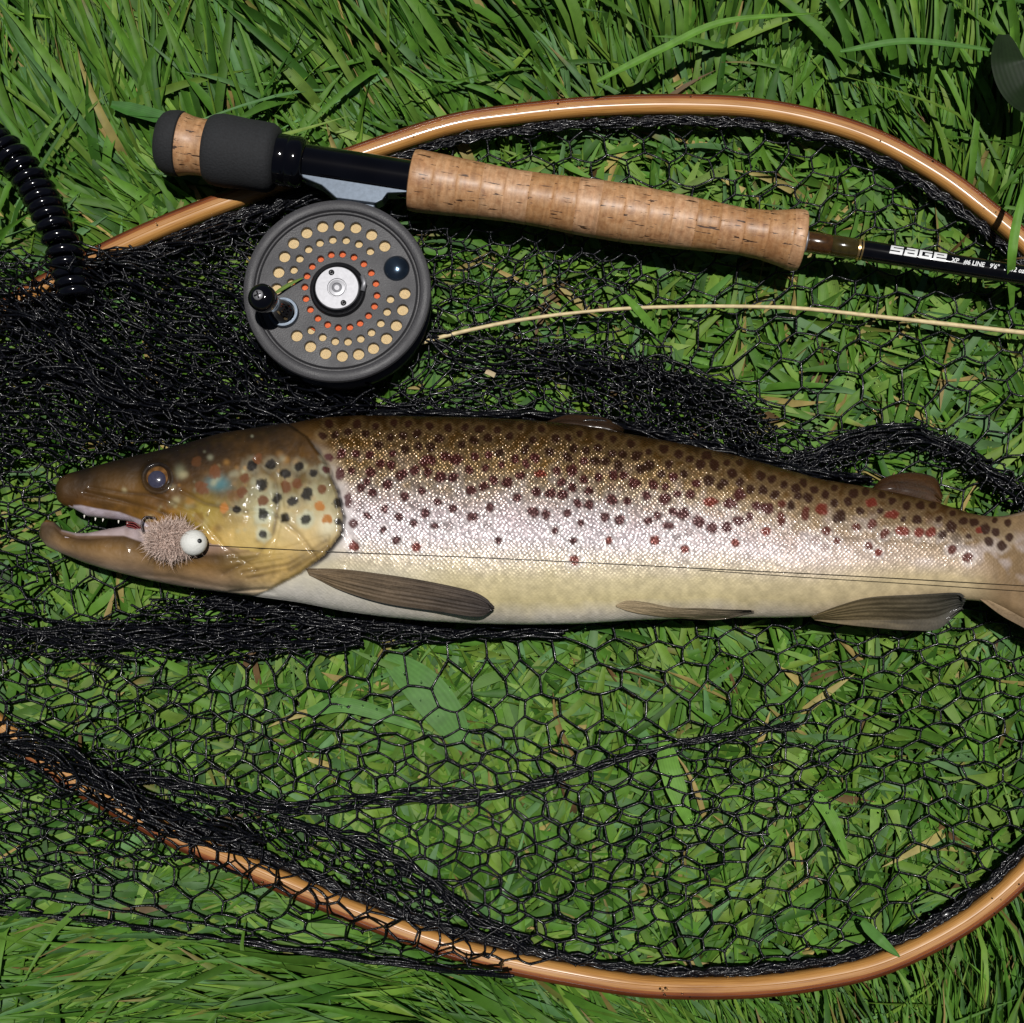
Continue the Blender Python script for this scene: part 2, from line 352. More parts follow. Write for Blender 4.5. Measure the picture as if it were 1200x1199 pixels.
def emit(n, px, py, az, L, W, e0, e1, zm, z0, p, **kw):
    P = at(px, py, .01); parts.append(blades(n, P[:, 0], P[:, 1], az, L, W, e0, e1, zm, z0, cols=gcols(n, p), **kw))
def hmask(px, py): return inpoly(px, py, hoopP[::3])
N = 26000
px = rng.uniform(-220, 1420, N); py = rng.uniform(-220, 1420, N); ins = hmask(px, py)
# pressed grass inside the hoop
a_, b_ = px[ins], py[ins]; n = len(a_)
flow = (fbm(a_, b_, 220, 11)-.5)*7+1.9
az = flow+rng.normal(0, 1.1, n)
L = rng.uniform(.028, .070, n); W = rng.uniform(.0028, .0066, n); big = rng.random(n) < .05; W[big] *= 1.35
lay = rng.random(n)
emit(n, a_, b_, az, L, W, rng.uniform(.2, 1.3, n), rng.uniform(-.5, .6, n), .004+.0145*lay, .001+.004*lay, [.23, .25, .18, .14, .09, .07, .03, .01], drift=.7)
# standing grass outside
o_ = ~ins
a_, b_ = px[o_], py[o_]
rep = 2; a_ = np.concatenate([a_]+[a_+rng.uniform(-20, 20, len(a_)) for _ in range(rep)]); b_ = np.concatenate([b_]+[b_+rng.uniform(-20, 20, len(b_)) for _ in range(rep)])
k = ~hmask(a_, b_); a_, b_ = a_[k], b_[k]; n = len(a_)
up = b_ < 620
az0 = np.where(up, np.interp(a_, [0, 250, 600, 900, 1200], [2.25, 2.1, 1.85, 1.75, 1.45]), np.interp(a_, [0, 500, 800, 1200], [3.5, 3.2, 2.3, 1.75]))
az0 = az0+(fbm(a_, b_, 130, 21)-.5)*1.6
az = az0+rng.normal(0, .24, n)+(rng.random(n) < .06)*rng.normal(0, 1.1, n)
L = rng.uniform(.055, .14, n); W = .0018+.0046*rng.random(n)**1.5
near = pdist(a_, b_, hoopP[::6]) < 50
zm = np.where(near, rng.uniform(.010, .022, n), rng.uniform(.016, .046, n))
# keep blades rooted just below the frame from growing over it
L = np.where(near, L*.6, L); L = np.where(b_ > 1000, L*.8, L)
tx, ty = a_+np.cos(az)*L*.9/PX, b_-np.sin(az)*L*.9/PX; fl_ = hmask(tx, ty); az = np.where(fl_, az+math.pi+rng.normal(0, .3, n), az)
emit(n, a_, b_, az, L, W, rng.uniform(.5, 1.35, n), rng.uniform(-.35, .35, n), zm, np.full(n, .001), [.31, .27, .14, .09, .14, .035, .010, .005], drift=.45)
polyB = [(-240, 720), (40, 715), (230, 800), (430, 860), (640, 850), (900, 840), (1010, 880), (930, 960), (760, 1090), (700, 1140), (600, 1144), (520, 1138), (430, 1126), (330, 1113), (220, 1096), (100, 1080), (-240, 1062)]
polyB2 = [(-240, 290), (0, 286), (110, 284), (160, 292), (260, 262), (330, 236), (560, 200), (760, 250), (760, 420), (520, 500), (300, 510), (160, 540), (60, 600), (60, 720), (-240, 740)]
def tuck(V):
    qx, qy = proj(V); d = pdist(qx, qy, np.vstack([hoopP[::5], hoopP[:1]])); ins_ = hmask(qx, qy)
    cap = np.where(ins_, .0155, .050); cap = np.minimum(cap, .0125+np.maximum(d-15, 0)*.0006); cap = np.where(inpoly(qx, qy, polyB)|inpoly(qx, qy, polyB2), np.minimum(cap, .017), cap)
    cap = cap+np.repeat(rng.uniform(-.0035, .002, len(V)//21), 21)
    V = V.copy(); V[:, 2] = np.minimum(V[:, 2], cap+.25*np.minimum(np.maximum(V[:, 2]-cap, 0), .006)); return V
parts = [(tuck(a0), a1, a2, a3) for a0, a1, a2, a3 in parts]
V0 = []; F0 = []; U0 = []; C0 = []; b0 = 0
for V, F, U, c in parts: V0.append(V); F0.append(F+b0); U0.append(U); C0.append(c); b0 += len(V)
tag(mesh('grass', np.vstack(V0), np.vstack(F0), M['grass'], col=np.vstack(C0), uv=np.vstack(U0)), 'lush green grass with pressed and standing blades under everything', 'grass', kind='stuff')
# wider lawn around
n = 26000; rr = np.sqrt(rng.uniform(.36**2, 2.6**2, n)); th = rng.uniform(0, 2*math.pi, n)
x = rr*np.cos(th); y = rr*np.sin(th); k = (np.abs(x) > .36) | (np.abs(y) > .36); x, y = x[k], y[k]; n = len(x)
V, F, U, c = blades(n, x, y, 1.9+rng.normal(0, .8, n), rng.uniform(.07, .14, n), rng.uniform(.005, .011, n), rng.uniform(.5, 1.3, n), rng.uniform(-.3, .4, n), rng.uniform(.02, .05, n), np.full(n, .001), S=4, across=2, cols=gcols(n, [.3, .27, .13, .09, .14, .03, .025, .015]))
tag(mesh('lawn', V, F, M['grass'], col=c, uv=U), 'surrounding lawn of longer green grass beyond the net', 'lawn', kind='stuff')
# ================================================================= LANDING NET
net = thing('landing_net', 'wooden hooped landing net with black knotted mesh lying under the trout', 'landing net', (0, 0, .015))
T, A, B = frames(hoopW)
T = np.roll(hoopW, -1, 0)-np.roll(hoopW, 1, 0); T /= np.linalg.norm(T, axis=1)[:, None]
A = np.cross(T, [0, 0, 1.]); A /= np.linalg.norm(A, axis=1)[:, None]
ctr = hoopW.mean(0)
if ((hoopW+A*.01-ctr)**2).sum() < ((hoopW-ctr)**2).sum(): A = -A      # A points outwards
arc = np.concatenate([[0], np.cumsum(np.linalg.norm(np.diff(hoopW, axis=0), axis=1))])
def lam(name, sec, m, rounds):
    sec = np.array(sec); k = len(sec); n = len(hoopW)
    V = hoopW[:, None]+sec[None, :, 0, None]*A[:, None]+sec[None, :, 1, None]*np.array([0, 0, 1.])
    i = np.arange(n)[:, None]; j = np.arange(k)[None]; i2 = (i+1) % n; j2 = (j+1) % k
    F = np.stack([i*k+j, i*k+j2, i2*k+j2, i2*k+j], -1).reshape(-1, 4)
    cum = np.concatenate([[0], np.cumsum(np.linalg.norm(np.diff(sec, axis=0), axis=1))])
    uv = np.stack([np.broadcast_to(arc[:, None], (n, k)), np.broadcast_to(cum[None], (n, k))], -1).reshape(-1, 2)
    return mesh(name, V.reshape(-1, 3), F, m, net, uv=uv)
def section(u0, u1, W=.0056, H=.0055, e=2.6, n=14):
    """slice of a rounded bar between across positions u0..u1 (-1..1)"""
    t0 = np.linspace(u0, u1, n); h = H*(1-np.abs(t0)**e)**(1/e)
    return [(a*W, b) for a, b in zip(t0, h)]+[(a*W, -b) for a, b in zip(t0[::-1], h[::-1])]
lam('inner_lamination', section(-.999, -.22), M['ash'], 0)
lam('middle_lamination', section(-.21, .24), M['ash2'], 0)
lam('outer_lamination', section(.25, .50), M['mahogany'], 0)
lam('rim_lamination', section(.51, .999), M['mahogany2'], 0)
# handle beyond the picture
hx = at(-160, 600, HZ)
V, F = tube(np.array([hx+np.array([-.003-d, 0, 0]) for d in (0, .02, .06, .12, .17, .185)]), np.array([.011, .013, .012, .015, .014, .004]), 16)
mesh('handle', V, F, M['ash'], net, uv=V[:, :2])
# netting
def net_z(x, y): return .0195+.004*(fbm(x, y, 90, 5)-.5)+.003*(noise(x, y, 30, 6)-.5)
hoopOver = sstep(40, 12, 0)
class Strands:
    def __init__(s): s.seg = []; s.knots = []
S_ = Strands()
def strands_mesh(segs, knots, rad, name='netting', krad=None):
    """segs: n x m x 3 polylines"""
    out = MB()
    for P in segs:
        P = np.asarray(P); n, m, _ = P.shape
        T = np.gradient(P, axis=1); T /= np.linalg.norm(T, axis=2)[..., None]+1e-12
        A = np.cross(T, [0, 0, 1.]); A /= np.linalg.norm(A, axis=2)[..., None]+1e-9; B = np.cross(A, T)
        th = np.arange(5)*2*math.pi/5+.3
        r = rad*(.85+.35*rng.random((n, m)))
        V = P[:, :, None]+r[:, :, None, None]*(np.cos(th)[None, None, :, None]*A[:, :, None]+np.sin(th)[None, None, :, None]*B[:, :, None])
        b = (np.arange(n)*m*5)[:, None, None]+(np.arange(m-1)*5)[None, :, None]; j = np.arange(5)[None, None]; j2 = (j+1) % 5
        F = np.stack([b+j, b+j2, b+5+j2, b+5+j], -1).reshape(-1, 4)
        out.add(V.reshape(-1, 3), [F])
    if len(knots):
        K = np.vstack(knots); kr = (krad or rad*1.75)*(.8+.5*rng.random((len(K), 1, 1)))
        o = np.array([[1, 0, 0], [0, 1, 0], [-1, 0, 0], [0, -1, 0], [0, 0, 1], [0, 0, -1.]])[None]*kr
        o = o*(.8+.5*rng.random(o.shape))
        V = K[:, None]+o
        f = np.array([[0, 1, 4], [1, 2, 4], [2, 3, 4], [3, 0, 4], [1, 0, 5], [2, 1, 5], [3, 2, 5], [0, 3, 5]])
        F = (np.arange(len(K))*6)[:, None, None]+f[None]
        out.add(V.reshape(-1, 3), [F.reshape(-1, 3)])
    return out
segs = []; knots = []
def hexnet(bbox, cw, ch, ang, mask, warp, zf, jit=.16, seed=0, sub=4):
    """knotted hexagonal mesh laid over the px region bbox"""
    r = np.random.default_rng(seed)
    cx, cy = (bbox[0]+bbox[2])/2, (bbox[1]+bbox[3])/2; ext = np.hypot(bbox[2]-bbox[0], bbox[3]-bbox[1])/2+60
    ni = int(ext*2/(cw/2)); nj = int(ext*2/ch)
    I, J = np.meshgrid(np.arange(ni), np.arange(nj), indexing='ij')
    u = (I-ni/2)*cw/2+r.normal(0, jit*cw*.35, I.shape); v = (J-nj/2)*ch+np.where((I+J) % 2 == 0, 1, -1)*ch*.19+r.normal(0, jit*ch*.6, I.shape)
    c, s = math.cos(ang), math.sin(ang)
    x = cx+u*c-v*s; y = cy+u*s+v*c
    x, y = warp(x, y); z = zf(x, y)
    ok = mask(x, y)
    P = at(x, y, z)
    def add(a, b, sag):
        n = len(a)
        if n == 0: return
        t = np.linspace(0, 1, sub)[None, :, None]
        Q = a[:, None]*(1-t)+b[:, None]*t
        bow = 4*t*(1-t); off = r.normal(0, 1, (n, 1, 3))*np.array([1, 1, .6])*.0004+np.array([0, 0, -sag*.0006])
        segs.append(Q+bow*off)
    e = ok[:-1]&ok[1:]; add(P[:-1][e], P[1:][e], 1)
    lk = ((I+J) % 2 == 0)[:, :-1]&ok[:, :-1]&ok[:, 1:]; add(P[:, :-1][lk], P[:, 1:][lk], 0)
    knots.append(P[ok])
def nowarp(x, y): return x, y
def mkwarp(folds, amp=26, wl=230, seed=0):
    def f(x, y):
        x2 = x+(fbm(x, y, wl, seed+31)-.5)*amp*2.2; y2 = y+(fbm(x, y, wl, seed+47)-.5)*amp*2.2
        for L, Rr, p in folds:
            L = np.asarray(L, float); best = np.full(x2.shape, 1e9); dx = np.zeros_like(x2); dy = np.zeros_like(x2)
            for a, b in zip(L[:-1], L[1:]):
                ab = b-a; t = np.clip(((x2-a[0])*ab[0]+(y2-a[1])*ab[1])/(ab@ab), 0, 1)
                ex = x2-a[0]-t*ab[0]; ey = y2-a[1]-t*ab[1]; d = np.hypot(ex, ey); m = d < best
                best = np.where(m, d, best); dx = np.where(m, ex, dx); dy = np.where(m, ey, dy)
            q = np.clip(best/Rr, 1e-3, 1); s = np.where(best < Rr, q**p/q, 1)
            s = np.minimum(s, 1)*1.0
            x2 = x2-dx*(1-s); y2 = y2-dy*(1-s)
        return x2, y2
    return f
hp = hoopP[::3]
foldsA = [([(380, 470), (560, 452), (700, 428), (820, 450), (900, 500), (980, 512), (1060, 508), (1130, 535), (1230, 600)], 75, 2.1),
          ([(150, 990), (330, 950), (600, 925), (760, 872), (900, 850)], 60, 1.7),
          ([(-50, 430), (100, 400), (300, 470), (420, 490)], 90, 2.0),
          ([(-50, 740), (200, 730), (500, 748), (640, 738)], 55, 2.2)]
wA = mkwarp(foldsA, 40, 300)
def maskA(x, y): return inpoly(x, y, hp)
hexnet((-160, 120, 1340, 1160), 45, 26, R(-7), maskA, wA, net_z, jit=.085, seed=1)
# upper layer of the bag: left and lower part, spilling over the frame
dh_ = lambda x, y: pdist(x, y, hoopP[::5])
def zB(x, y):
    z = net_z(x, y)+.0045+.003*noise(x, y, 45, 9)
    return np.maximum(z, np.where(inpoly(x, y, hp), 0, .022)+.0285*sstep(34, 15, dh_(x, y)))
hexnet((-240, 700, 1010, 1150), 43, 23, R(6), lambda x, y: inpoly(x, y+8*(noise(x, y, 40, 3)-.5), polyB), mkwarp([([(-150, 1040), (100, 1058), (330, 1100), (600, 1142)], 60, 1.6), ([(-50, 860), (150, 920), (330, 960)], 70, 1.7)], 20, 240, 5), zB, jit=.09, seed=2)
hexnet((-240, 200, 760, 740), 32, 17, R(-12), lambda x, y: inpoly(x, y+10*(noise(x, y, 40, 4)-.5), polyB2), mkwarp([([(-50, 430), (100, 400), (300, 470), (480, 478)], 90, 2.0)], 24, 160, 9), zB, seed=3)
# gathered, piled-up mesh
piles = [([(-160, 300), (120, 300), (250, 262), (330, 240), (300, 300), (305, 400), (370, 452), (520, 468), (620, 488), (400, 492), (300, 500), (200, 520), (90, 545), (-160, 560)], [(36, 12, .45, .005), (34, 11, .25, .012)]),
         ([(-160, 330), (90, 330), (200, 350), (290, 440), (200, 500), (60, 540), (-160, 540)], [(36, 11, .55, .018)]),
         ([(470, 470), (560, 430), (680, 390), (790, 405), (880, 455), (930, 520), (860, 528), (740, 510), (620, 492), (500, 488)], [(34, 12, .15, .006)]),
         ([(660, 420), (760, 415), (850, 450), (905, 500), (900, 535), (800, 520), (700, 500)], [(20, 9, .9, .012), (22, 9, .3, .017)]),
         ([(850, 512), (920, 530), (975, 515), (1020, 495), (1080, 494), (1140, 518), (1240, 590), (1230, 625), (1150, 572), (1110, 545), (1050, 528), (980, 548), (900, 556)], [(26, 9, .3, .006), (22, 8, -.4, .010)]),
         ([(860, 505), (960, 505), (1010, 540), (1015, 565), (950, 562), (870, 540)], [(26, 11, .3, .006)]),
         ([(230, 690), (300, 700), (400, 722), (520, 732), (640, 736), (560, 748), (420, 760), (280, 775), (140, 778), (-160, 775), (-160, 735), (100, 730)], [(34, 9, .08, .006), (30, 9, -.12, .010)]),
         ([(-160, 840), (30, 850), (120, 880), (180, 930), (250, 955), (230, 1010), (80, 1050), (-160, 1050)], [(34, 14, .2, .010)]),
         ([(-160, 770), (10, 828), (150, 918), (330, 1006), (500, 1078), (590, 1110), (590, 1138), (480, 1118), (330, 1062), (180, 1000), (20, 905), (-160, 850)], [(38, 19, .35, .012)]),
         ([(250, 940), (360, 965), (520, 1040), (580, 1085), (500, 1075), (380, 1020), (270, 975)], [(24, 8, .45, .012)])]
for pi_, (poly, lays) in enumerate(piles):
    Pp = np.array(poly, float); bb = (Pp[:, 0].min(), Pp[:, 1].min(), Pp[:, 0].max(), Pp[:, 1].max())
    for li, (cw, ch, an, dz) in enumerate(lays):
        sd_ = 100+pi_*10+li
        def zf(x, y, dz=dz, sd_=sd_):
            z = net_z(x, y)+dz*(.5+.8*noise(x, y, 35, sd_))
            return np.maximum(z, .027*sstep(34, 15, dh_(x, y)))
        hexnet(bb, cw, ch, an, lambda x, y, sd_=sd_: inpoly(x+22*(noise(x, y, 40, sd_+1)-.5), y+18*(noise(x, y, 40, sd_+2)-.5), poly), mkwarp([], 16, 70, sd_), zf, jit=.2, seed=sd_, sub=3)
strands_mesh(segs, knots, .00059).build('netting', M['net'], net)['kind'] = 'stuff'
# gathered cords and the edge binding: many strands running round a path
def gather(path_px, width, nst, z, dz=.006, step=13, seed=0):
    r = np.random.default_rng(seed); P = curve(path_px, max(6, int(np.linalg.norm(np.diff(np.array(path_px), axis=0), axis=1).sum()/step)))
    n = len(P); T = np.gradient(P, axis=0); T /= np.linalg.norm(T, axis=1)[:, None]; Nn = np.stack([-T[:, 1], T[:, 0]], 1)
    Q = []
    for k in range(nst):
        kw = 3 if width < 16 else (4 if width < 45 else 8); o = r.normal(0, .5, n+20); o = np.convolve(o, np.ones(kw)/kw, 'same')[10:10+n]*(1.6 if kw == 3 else 1.7)+(0 if kw == 3 else r.uniform(-.6, .6))
        o = np.clip(o, -1, 1)*width/2; h = np.clip(np.convolve(r.normal(.5, .5, n+6), np.ones(3)/3, 'same')[3:3+n], 0, 1)*dz
        zz = z(P[:, 0], P[:, 1]) if callable(z) else z
        Q.append(at(P[:, 0]+Nn[:, 0]*o+T[:, 0]*r.normal(0, step*.35, n), P[:, 1]+Nn[:, 1]*o+T[:, 1]*r.normal(0, step*.35, n), zz+h))
    Q = np.array(Q); t3 = np.linspace(0, n-1, (n-1)*3+1); i0 = np.minimum(t3.astype(int), n-2); f = (t3-i0)[None, :, None]; Q = Q[:, i0]*(1-f)+Q[:, i0+1]*f
    for _ in range(3): Q[:, 1:-1] = .25*Q[:, :-2]+.5*Q[:, 1:-1]+.25*Q[:, 2:]
    return Q
gs = []
gs.append(gather([(860, 520), (920, 545), (975, 530), (1020, 512), (1070, 510), (1120, 528), (1165, 560), (1230, 600)], 24, 13, net_z, .012, seed=1))
gs.append(gather([(440, 486), (560, 486), (640, 488), (710, 496), (800, 516), (880, 538), (960, 556), (1020, 562)], 14, 22, net_z, .020, seed=2))
gs.append(gather([(560, 938), (650, 915), (760, 880), (860, 860), (930, 850)], 9, 7, net_z, .006, seed=3))
gs.append(gather([(240, 700), (320, 716), (430, 733), (560, 740), (660, 738)], 18, 12, net_z, .012, seed=4))
gs.append(gather([(-100, 700), (30, 735), (120, 745), (300, 745), (420, 748)], 30, 12, net_z, .012, seed=5))
gs.append(gather([(-100, 440), (60, 440), (180, 480), (320, 496), (440, 488)], 90, 13, net_z, .022, seed=6))
gs.append(gather([(60, 300), (160, 330), (260, 400), (330, 460), (400, 480)], 90, 13, net_z, .022, seed=7))
gs.append(gather([(110, 310), (200, 290), (290, 262), (350, 240), (440, 232)], 24, 12, net_z, .014, seed=8))
gs.append(gather([(-100, 350), (20, 370), (110, 430), (220, 480), (330, 500)], 80, 11, net_z, .022, seed=31))
gs.append(gather([(500, 400), (560, 420), (640, 425), (720, 430), (800, 450), (880, 500)], 50, 9, net_z, .012, seed=9))
gs.append(gather([(-80, 870), (40, 880), (120, 920), (200, 960), (300, 985)], 56, 12, lambda x, y: net_z(x, y)+.008, .014, seed=10))
gs.append(gather([(-80, 1064), (60, 1074), (200, 1093), (330, 1112), (450, 1128), (560, 1141), (600, 1143)], 8, 7, lambda x, y: zB(x, y), .004, seed=11))
gs.append(gather([(330, 962), (420, 985), (500, 1030), (560, 1080), (620, 1110)], 18, 9, net_z, .008, seed=12))
gs.append(gather([(60, 930), (150, 905), (260, 930), (330, 945), (460, 935), (560, 930)], 20, 7, net_z, .010, seed=13))
m_ = MB()
for gg in gs: sub = strands_mesh([gg], [], .0007); m_.add(np.vstack(sub.V), [np.vstack(v) for v in sub.F.values()])
m_.build('gathered_netting', M['net'], net)['kind'] = 'stuff'
def inner(path, off):
    P = np.array(path, float); c = np.array([600, 640.]); T = np.gradient(P, axis=0); T /= np.linalg.norm(T, axis=1)[:, None]
    Nn = np.stack([-T[:, 1], T[:, 0]], 1); s = np.sign(((c-P)*Nn).sum(1)); return P+Nn*s[:, None]*off
bs = []
top = [tuple(p) for p in inner(hoop_px[:22], 19)]; bot = [tuple(p) for p in inner(hoop_px[20:37], 19)]
bs.append(gather(top, 13, 16, HZ, .004, 7, 21)); bs.append(gather(bot, 13, 16, HZ-.001, .004, 7, 22))
sub = MB()
for gg in bs: q = strands_mesh([gg], [], .0007); sub.add(np.vstack(q.V), [np.vstack(v) for v in q.F.values()])
for pth in (top, bot):
    P = curve(pth, 260); Pw = at(P[:, 0], P[:, 1], HZ+.000); Pw += rng.normal(0, .0004, Pw.shape)
    V, F = tube(Pw, .0022*(.8+.4*rng.random(len(Pw))), 7); sub.add(V, F)
sub.build('edge_binding', M['net'], net)
# ================================================================= FISH
ZC = .046
up_px = [(66, 577), (66.5, 570), (69, 564), (75, 559), (83, 555), (110, 547.5), (150, 537), (180, 530), (220, 520), (260, 508), (300, 502), (345, 496), (370, 490), (420, 487), (500, 489), (560, 490), (620, 493), (680, 499), (740, 510), (800, 521), (860, 534), (900, 545), (960, 562), (1020, 572), (1060, 580), (1100, 590), (1140, 603), (1165, 606), (1200, 602), (1260, 590)]
lo_px = [(46, 626), (48, 632), (56, 641), (75, 650), (100, 660), (130, 669), (170, 679), (210, 687), (260, 694), (320, 702), (350, 706), (400, 716), (450, 723), (500, 728), (560, 731), (620, 732), (680, 731), (740, 727), (800, 725), (860, 724), (900, 724), (950, 723), (1000, 718), (1060, 708), (1100, 702), (1150, 704), (1180, 716), (1205, 728), (1260, 745)]
lip_px = [(66, 578), (69, 588), (76, 593), (88, 597), (103, 605), (128, 608), (147, 610), (165, 614), (180, 621)]
jaw_px = [(46, 624), (49, 614), (56, 609), (64, 612), (73, 621), (90, 625), (105, 625), (130, 620), (150, 617), (165, 620), (180, 627)]
def fit(px, s=4):
    P = np.array(px, float); xs = np.arange(P[0, 0], P[-1, 0]+.5, .5); y = np.interp(xs, P[:, 0], P[:, 1])
    k = np.exp(-.5*(np.arange(-3*s*2, 3*s*2+1)/(s*2))**2); k /= k.sum()
    y2 = np.convolve(np.pad(y, (len(k)//2,), 'edge'), k, 'valid')
    return lambda x: np.interp(x, xs, y2)
YT = fit(up_px, 7); YB = fit(lo_px, 7)
YTs = lambda x: np.where(x < 92, np.interp(x, [p[0] for p in up_px[:6]], [p[1] for p in up_px[:6]]), YT(x))
YBs = lambda x: np.where(x < 75, np.interp(x, [p[0] for p in lo_px[:6]], [p[1] for p in lo_px[:6]]), YB(x))
LIP = lambda x: np.interp(x, [p[0] for p in lip_px], [p[1] for p in lip_px])
JAW = lambda x: np.interp(x, [p[0] for p in jaw_px], [p[1] for p in jaw_px])
TH = lambda x: np.interp(x, [46, 52, 66, 90, 130, 180, 260, 340, 450, 600, 750, 900, 1000, 1100, 1160, 1200, 1260], [.003, .006, .0075, .010, .0135, .0165, .0205, .0225, .0255, .0270, .0255, .0215, .0180, .0135, .0100, .006, .0012])
XM = 180.
K, Bk, Mi = 190, 34, 10
xs_body = np.concatenate([np.arange(XM, 400, 1.15), np.arange(400, 1262, 1.35)])
def sec(yt, yb, th, theta, e=.88):
    h = (yb-yt)/2; s = np.sin(theta); c = np.cos(theta)
    return (yt+yb)/2-h*c, np.sign(s)*np.abs(s)**e*th
th_v = np.linspace(0, math.pi, K); th_u = np.linspace(math.pi, 2*math.pi, Bk+2)[1:-1]; th_all = np.concatenate([th_v, th_u]); NR = len(th_all)
X = xs_body[:, None]; yy, zz = sec(YTs(X), YBs(X), TH(X), th_all[None])
XX = np.broadcast_to(X, yy.shape)
# corner column splits into two jaws
yc0 = (LIP(XM)+JAW(XM))/2
ka = int(np.argmin(np.abs(yy[0, :K]-yc0))); kb = K+int(np.argmin(np.abs(yy[0, K:]-yc0)))
def jawcols(x0, top, bot, upper, step=1.1):
    xs = np.concatenate([np.arange(XM-step, x0+6, -step), x0+6*(np.linspace(1, 0, 9)**2)])
    if upper: idx = list(range(kb, NR))+list(range(0, ka+1))       # under(b..end) then visible(0..a)
    else: idx = list(range(ka, kb+1))
    outer = np.array(idx); nO = len(outer)
    rows = []
    for x in xs:
        by, bz = sec(YTs(x), YBs(x), TH(x), th_all)
        yt, yb, th = top(x), bot(x), TH(x)*(.92 if upper else .86)
        end = np.clip((x-x0)/14, 0, 1); th = th*math.sqrt(max(0.02, 1-(1-end)**2))
        if x <= x0+1e-6: m = (yt+yb)/2; yt = m-.2; yb = m+.2
        if upper:
            f = np.empty(nO); nu = NR-kb; f[:nu] = np.linspace(1.1*math.pi, 2*math.pi, nu, endpoint=False); f[nu:] = np.linspace(0, .9*math.pi, nO-nu)
            fi = np.linspace(.9*math.pi, 1.1*math.pi, Mi+2)[1:-1]
            iy = np.linspace(by[ka], by[kb], Mi+2)[1:-1]; iz = np.linspace(bz[ka], bz[kb], Mi+2)[1:-1]
        else:
            f = np.empty(nO); nv = K-ka; f[:nv] = np.linspace(.1*math.pi, math.pi, nv); f[nv:] = np.linspace(math.pi, 1.9*math.pi, nO-nv+1)[1:]
            fi = np.linspace(1.9*math.pi, 2.1*math.pi, Mi+2)[1:-1]
            iy = np.linspace(by[kb], by[ka], Mi+2)[1:-1]; iz = np.linspace(bz[kb], bz[ka], Mi+2)[1:-1]
        jy, jz = sec(yt, yb, th, f, .8); iy2, iz2 = sec(yt, yb, th, fi, .8)
        w_ = float(sstep(0, 26, XM-x))
        oy = by[outer]*(1-w_)+jy*w_; oz = bz[outer]*(1-w_)+jz*w_
        ny = iy*(1-w_)+iy2*w_; nz = iz*(1-w_)+iz2*w_
        rows.append(np.stack([np.full(nO+Mi, x), np.concatenate([oy, ny]), np.concatenate([oz, nz])], 1))
    return outer, np.array(rows)
V = [np.stack([XX, yy, zz], -1).reshape(-1, 3)]; nb = XX.size
nc = len(xs_body); i = np.arange(nc-1)[:, None]*NR; j = np.arange(NR)[None]; j2 = (j+1) % NR
F = [np.stack([i+j, i+NR+j, i+NR+j2, i+j2], -1).reshape(-1, 4)]; T3 = []
inner_u = np.stack([np.full(Mi, XM), np.linspace(yy[0, ka], yy[0, kb], Mi+2)[1:-1], np.linspace(zz[0, ka], zz[0, kb], Mi+2)[1:-1]], 1)
V.append(inner_u); base_in = nb; cnt = nb+Mi
vis = np.zeros(0)
for upper, x0, tp, bt in ((True, 66, YTs, LIP), (False, 46, JAW, YBs)):
    outer, rows = jawcols(x0, tp, bt, upper)
    first = np.concatenate([outer, base_in+(np.arange(Mi) if upper else np.arange(Mi)[::-1])])
    nr = rows.shape[1]; prev = first
    for rrow in rows:
        cur = cnt+np.arange(nr); V.append(rrow); cnt += nr
        p2 = np.roll(prev, -1); c2 = np.roll(cur, -1)
        F.append(np.stack([cur, prev, p2, c2], 1)); prev = cur
    V.append(rows[-1].mean(0)[None]); T3.append(np.stack([np.full(nr, cnt), prev, np.roll(prev, -1)], 1)); cnt += 1
# tail end cap
last = (nc-1)*NR+np.arange(NR); V.append(np.array([[1262, (YT(1262)+YB(1262))/2, 0.]])); T3.append(np.stack([last, np.full(NR, cnt), np.roll(last, -1)], 1)); cnt += 1
V = np.vstack(V); F = [np.vstack(F), np.vstack(T3)]
fx, fy, fz = V[:, 0].copy(), V[:, 1].copy(), V[:, 2].copy()
Pw = at(fx, fy, ZC); Pw[:, 2] += fz*1.0
ax, ay = proj(Pw); top_ = fz > -.0005
ax = np.where(top_, ax, fx); ay = np.where(top_, ay, fy)
# ---- relief on the head
gill = [(338, 497), (360, 512), (380, 540), (394, 575), (401, 605), (398, 628), (380, 650), (352, 672), (318, 690), (270, 694)]
preop = [(300, 540), (322, 560), (326, 590), (320, 625), (300, 652), (262, 672)]
maxl = [(100, 577), (140, 586), (175, 596), (205, 606), (222, 614), (232, 622)]
def groove(L, wd, dp): return dp*np.exp(-(pdist(ax, ay, L)/wd)**2)
headpoly = [(40, 480), (338, 497), (360, 512), (380, 540), (394, 575), (401, 605), (398, 628), (380, 650), (352, 672), (318, 690), (270, 710), (40, 710)]
inh = inpoly(ax, ay, headpoly)
dg = pdist(ax, ay, gill)
rel = np.where(inh, .0016*sstep(0, 3, dg)-.0016, -.0016)+np.where(inh, .0022*np.exp(-(dg/26)**2), 0)
rel = rel*sstep(480, 408, ax)
rel -= groove(preop, 4, .0011)+groove(maxl, 3.0, .0012)+groove([(205, 606), (232, 622), (240, 640), (225, 655)], 4, .0008)
rel -= groove([(70, 657), (130, 672), (200, 676), (270, 690), (320, 694)], 3, .0010)*.8
for k in range(5): rel -= groove([(290-6*k, 678-7*k), (340-2*k, 668-6*k), (385, 640-3*k)], 2.2, .0007)
rel -= groove([(400, 610), (415, 640), (405, 660)], 5, .0008)
ed = np.hypot(ax-185, ay-560); rel += .0015*np.exp(-((ed-17)/4)**2)-.0012*sstep(16, 10, ed)
rel += .0008*(fbm(ax, ay, 40, 61)-.5)+np.where(inh, 1, 0)*.0009*(fbm(ax, ay, 11, 62)-.5)
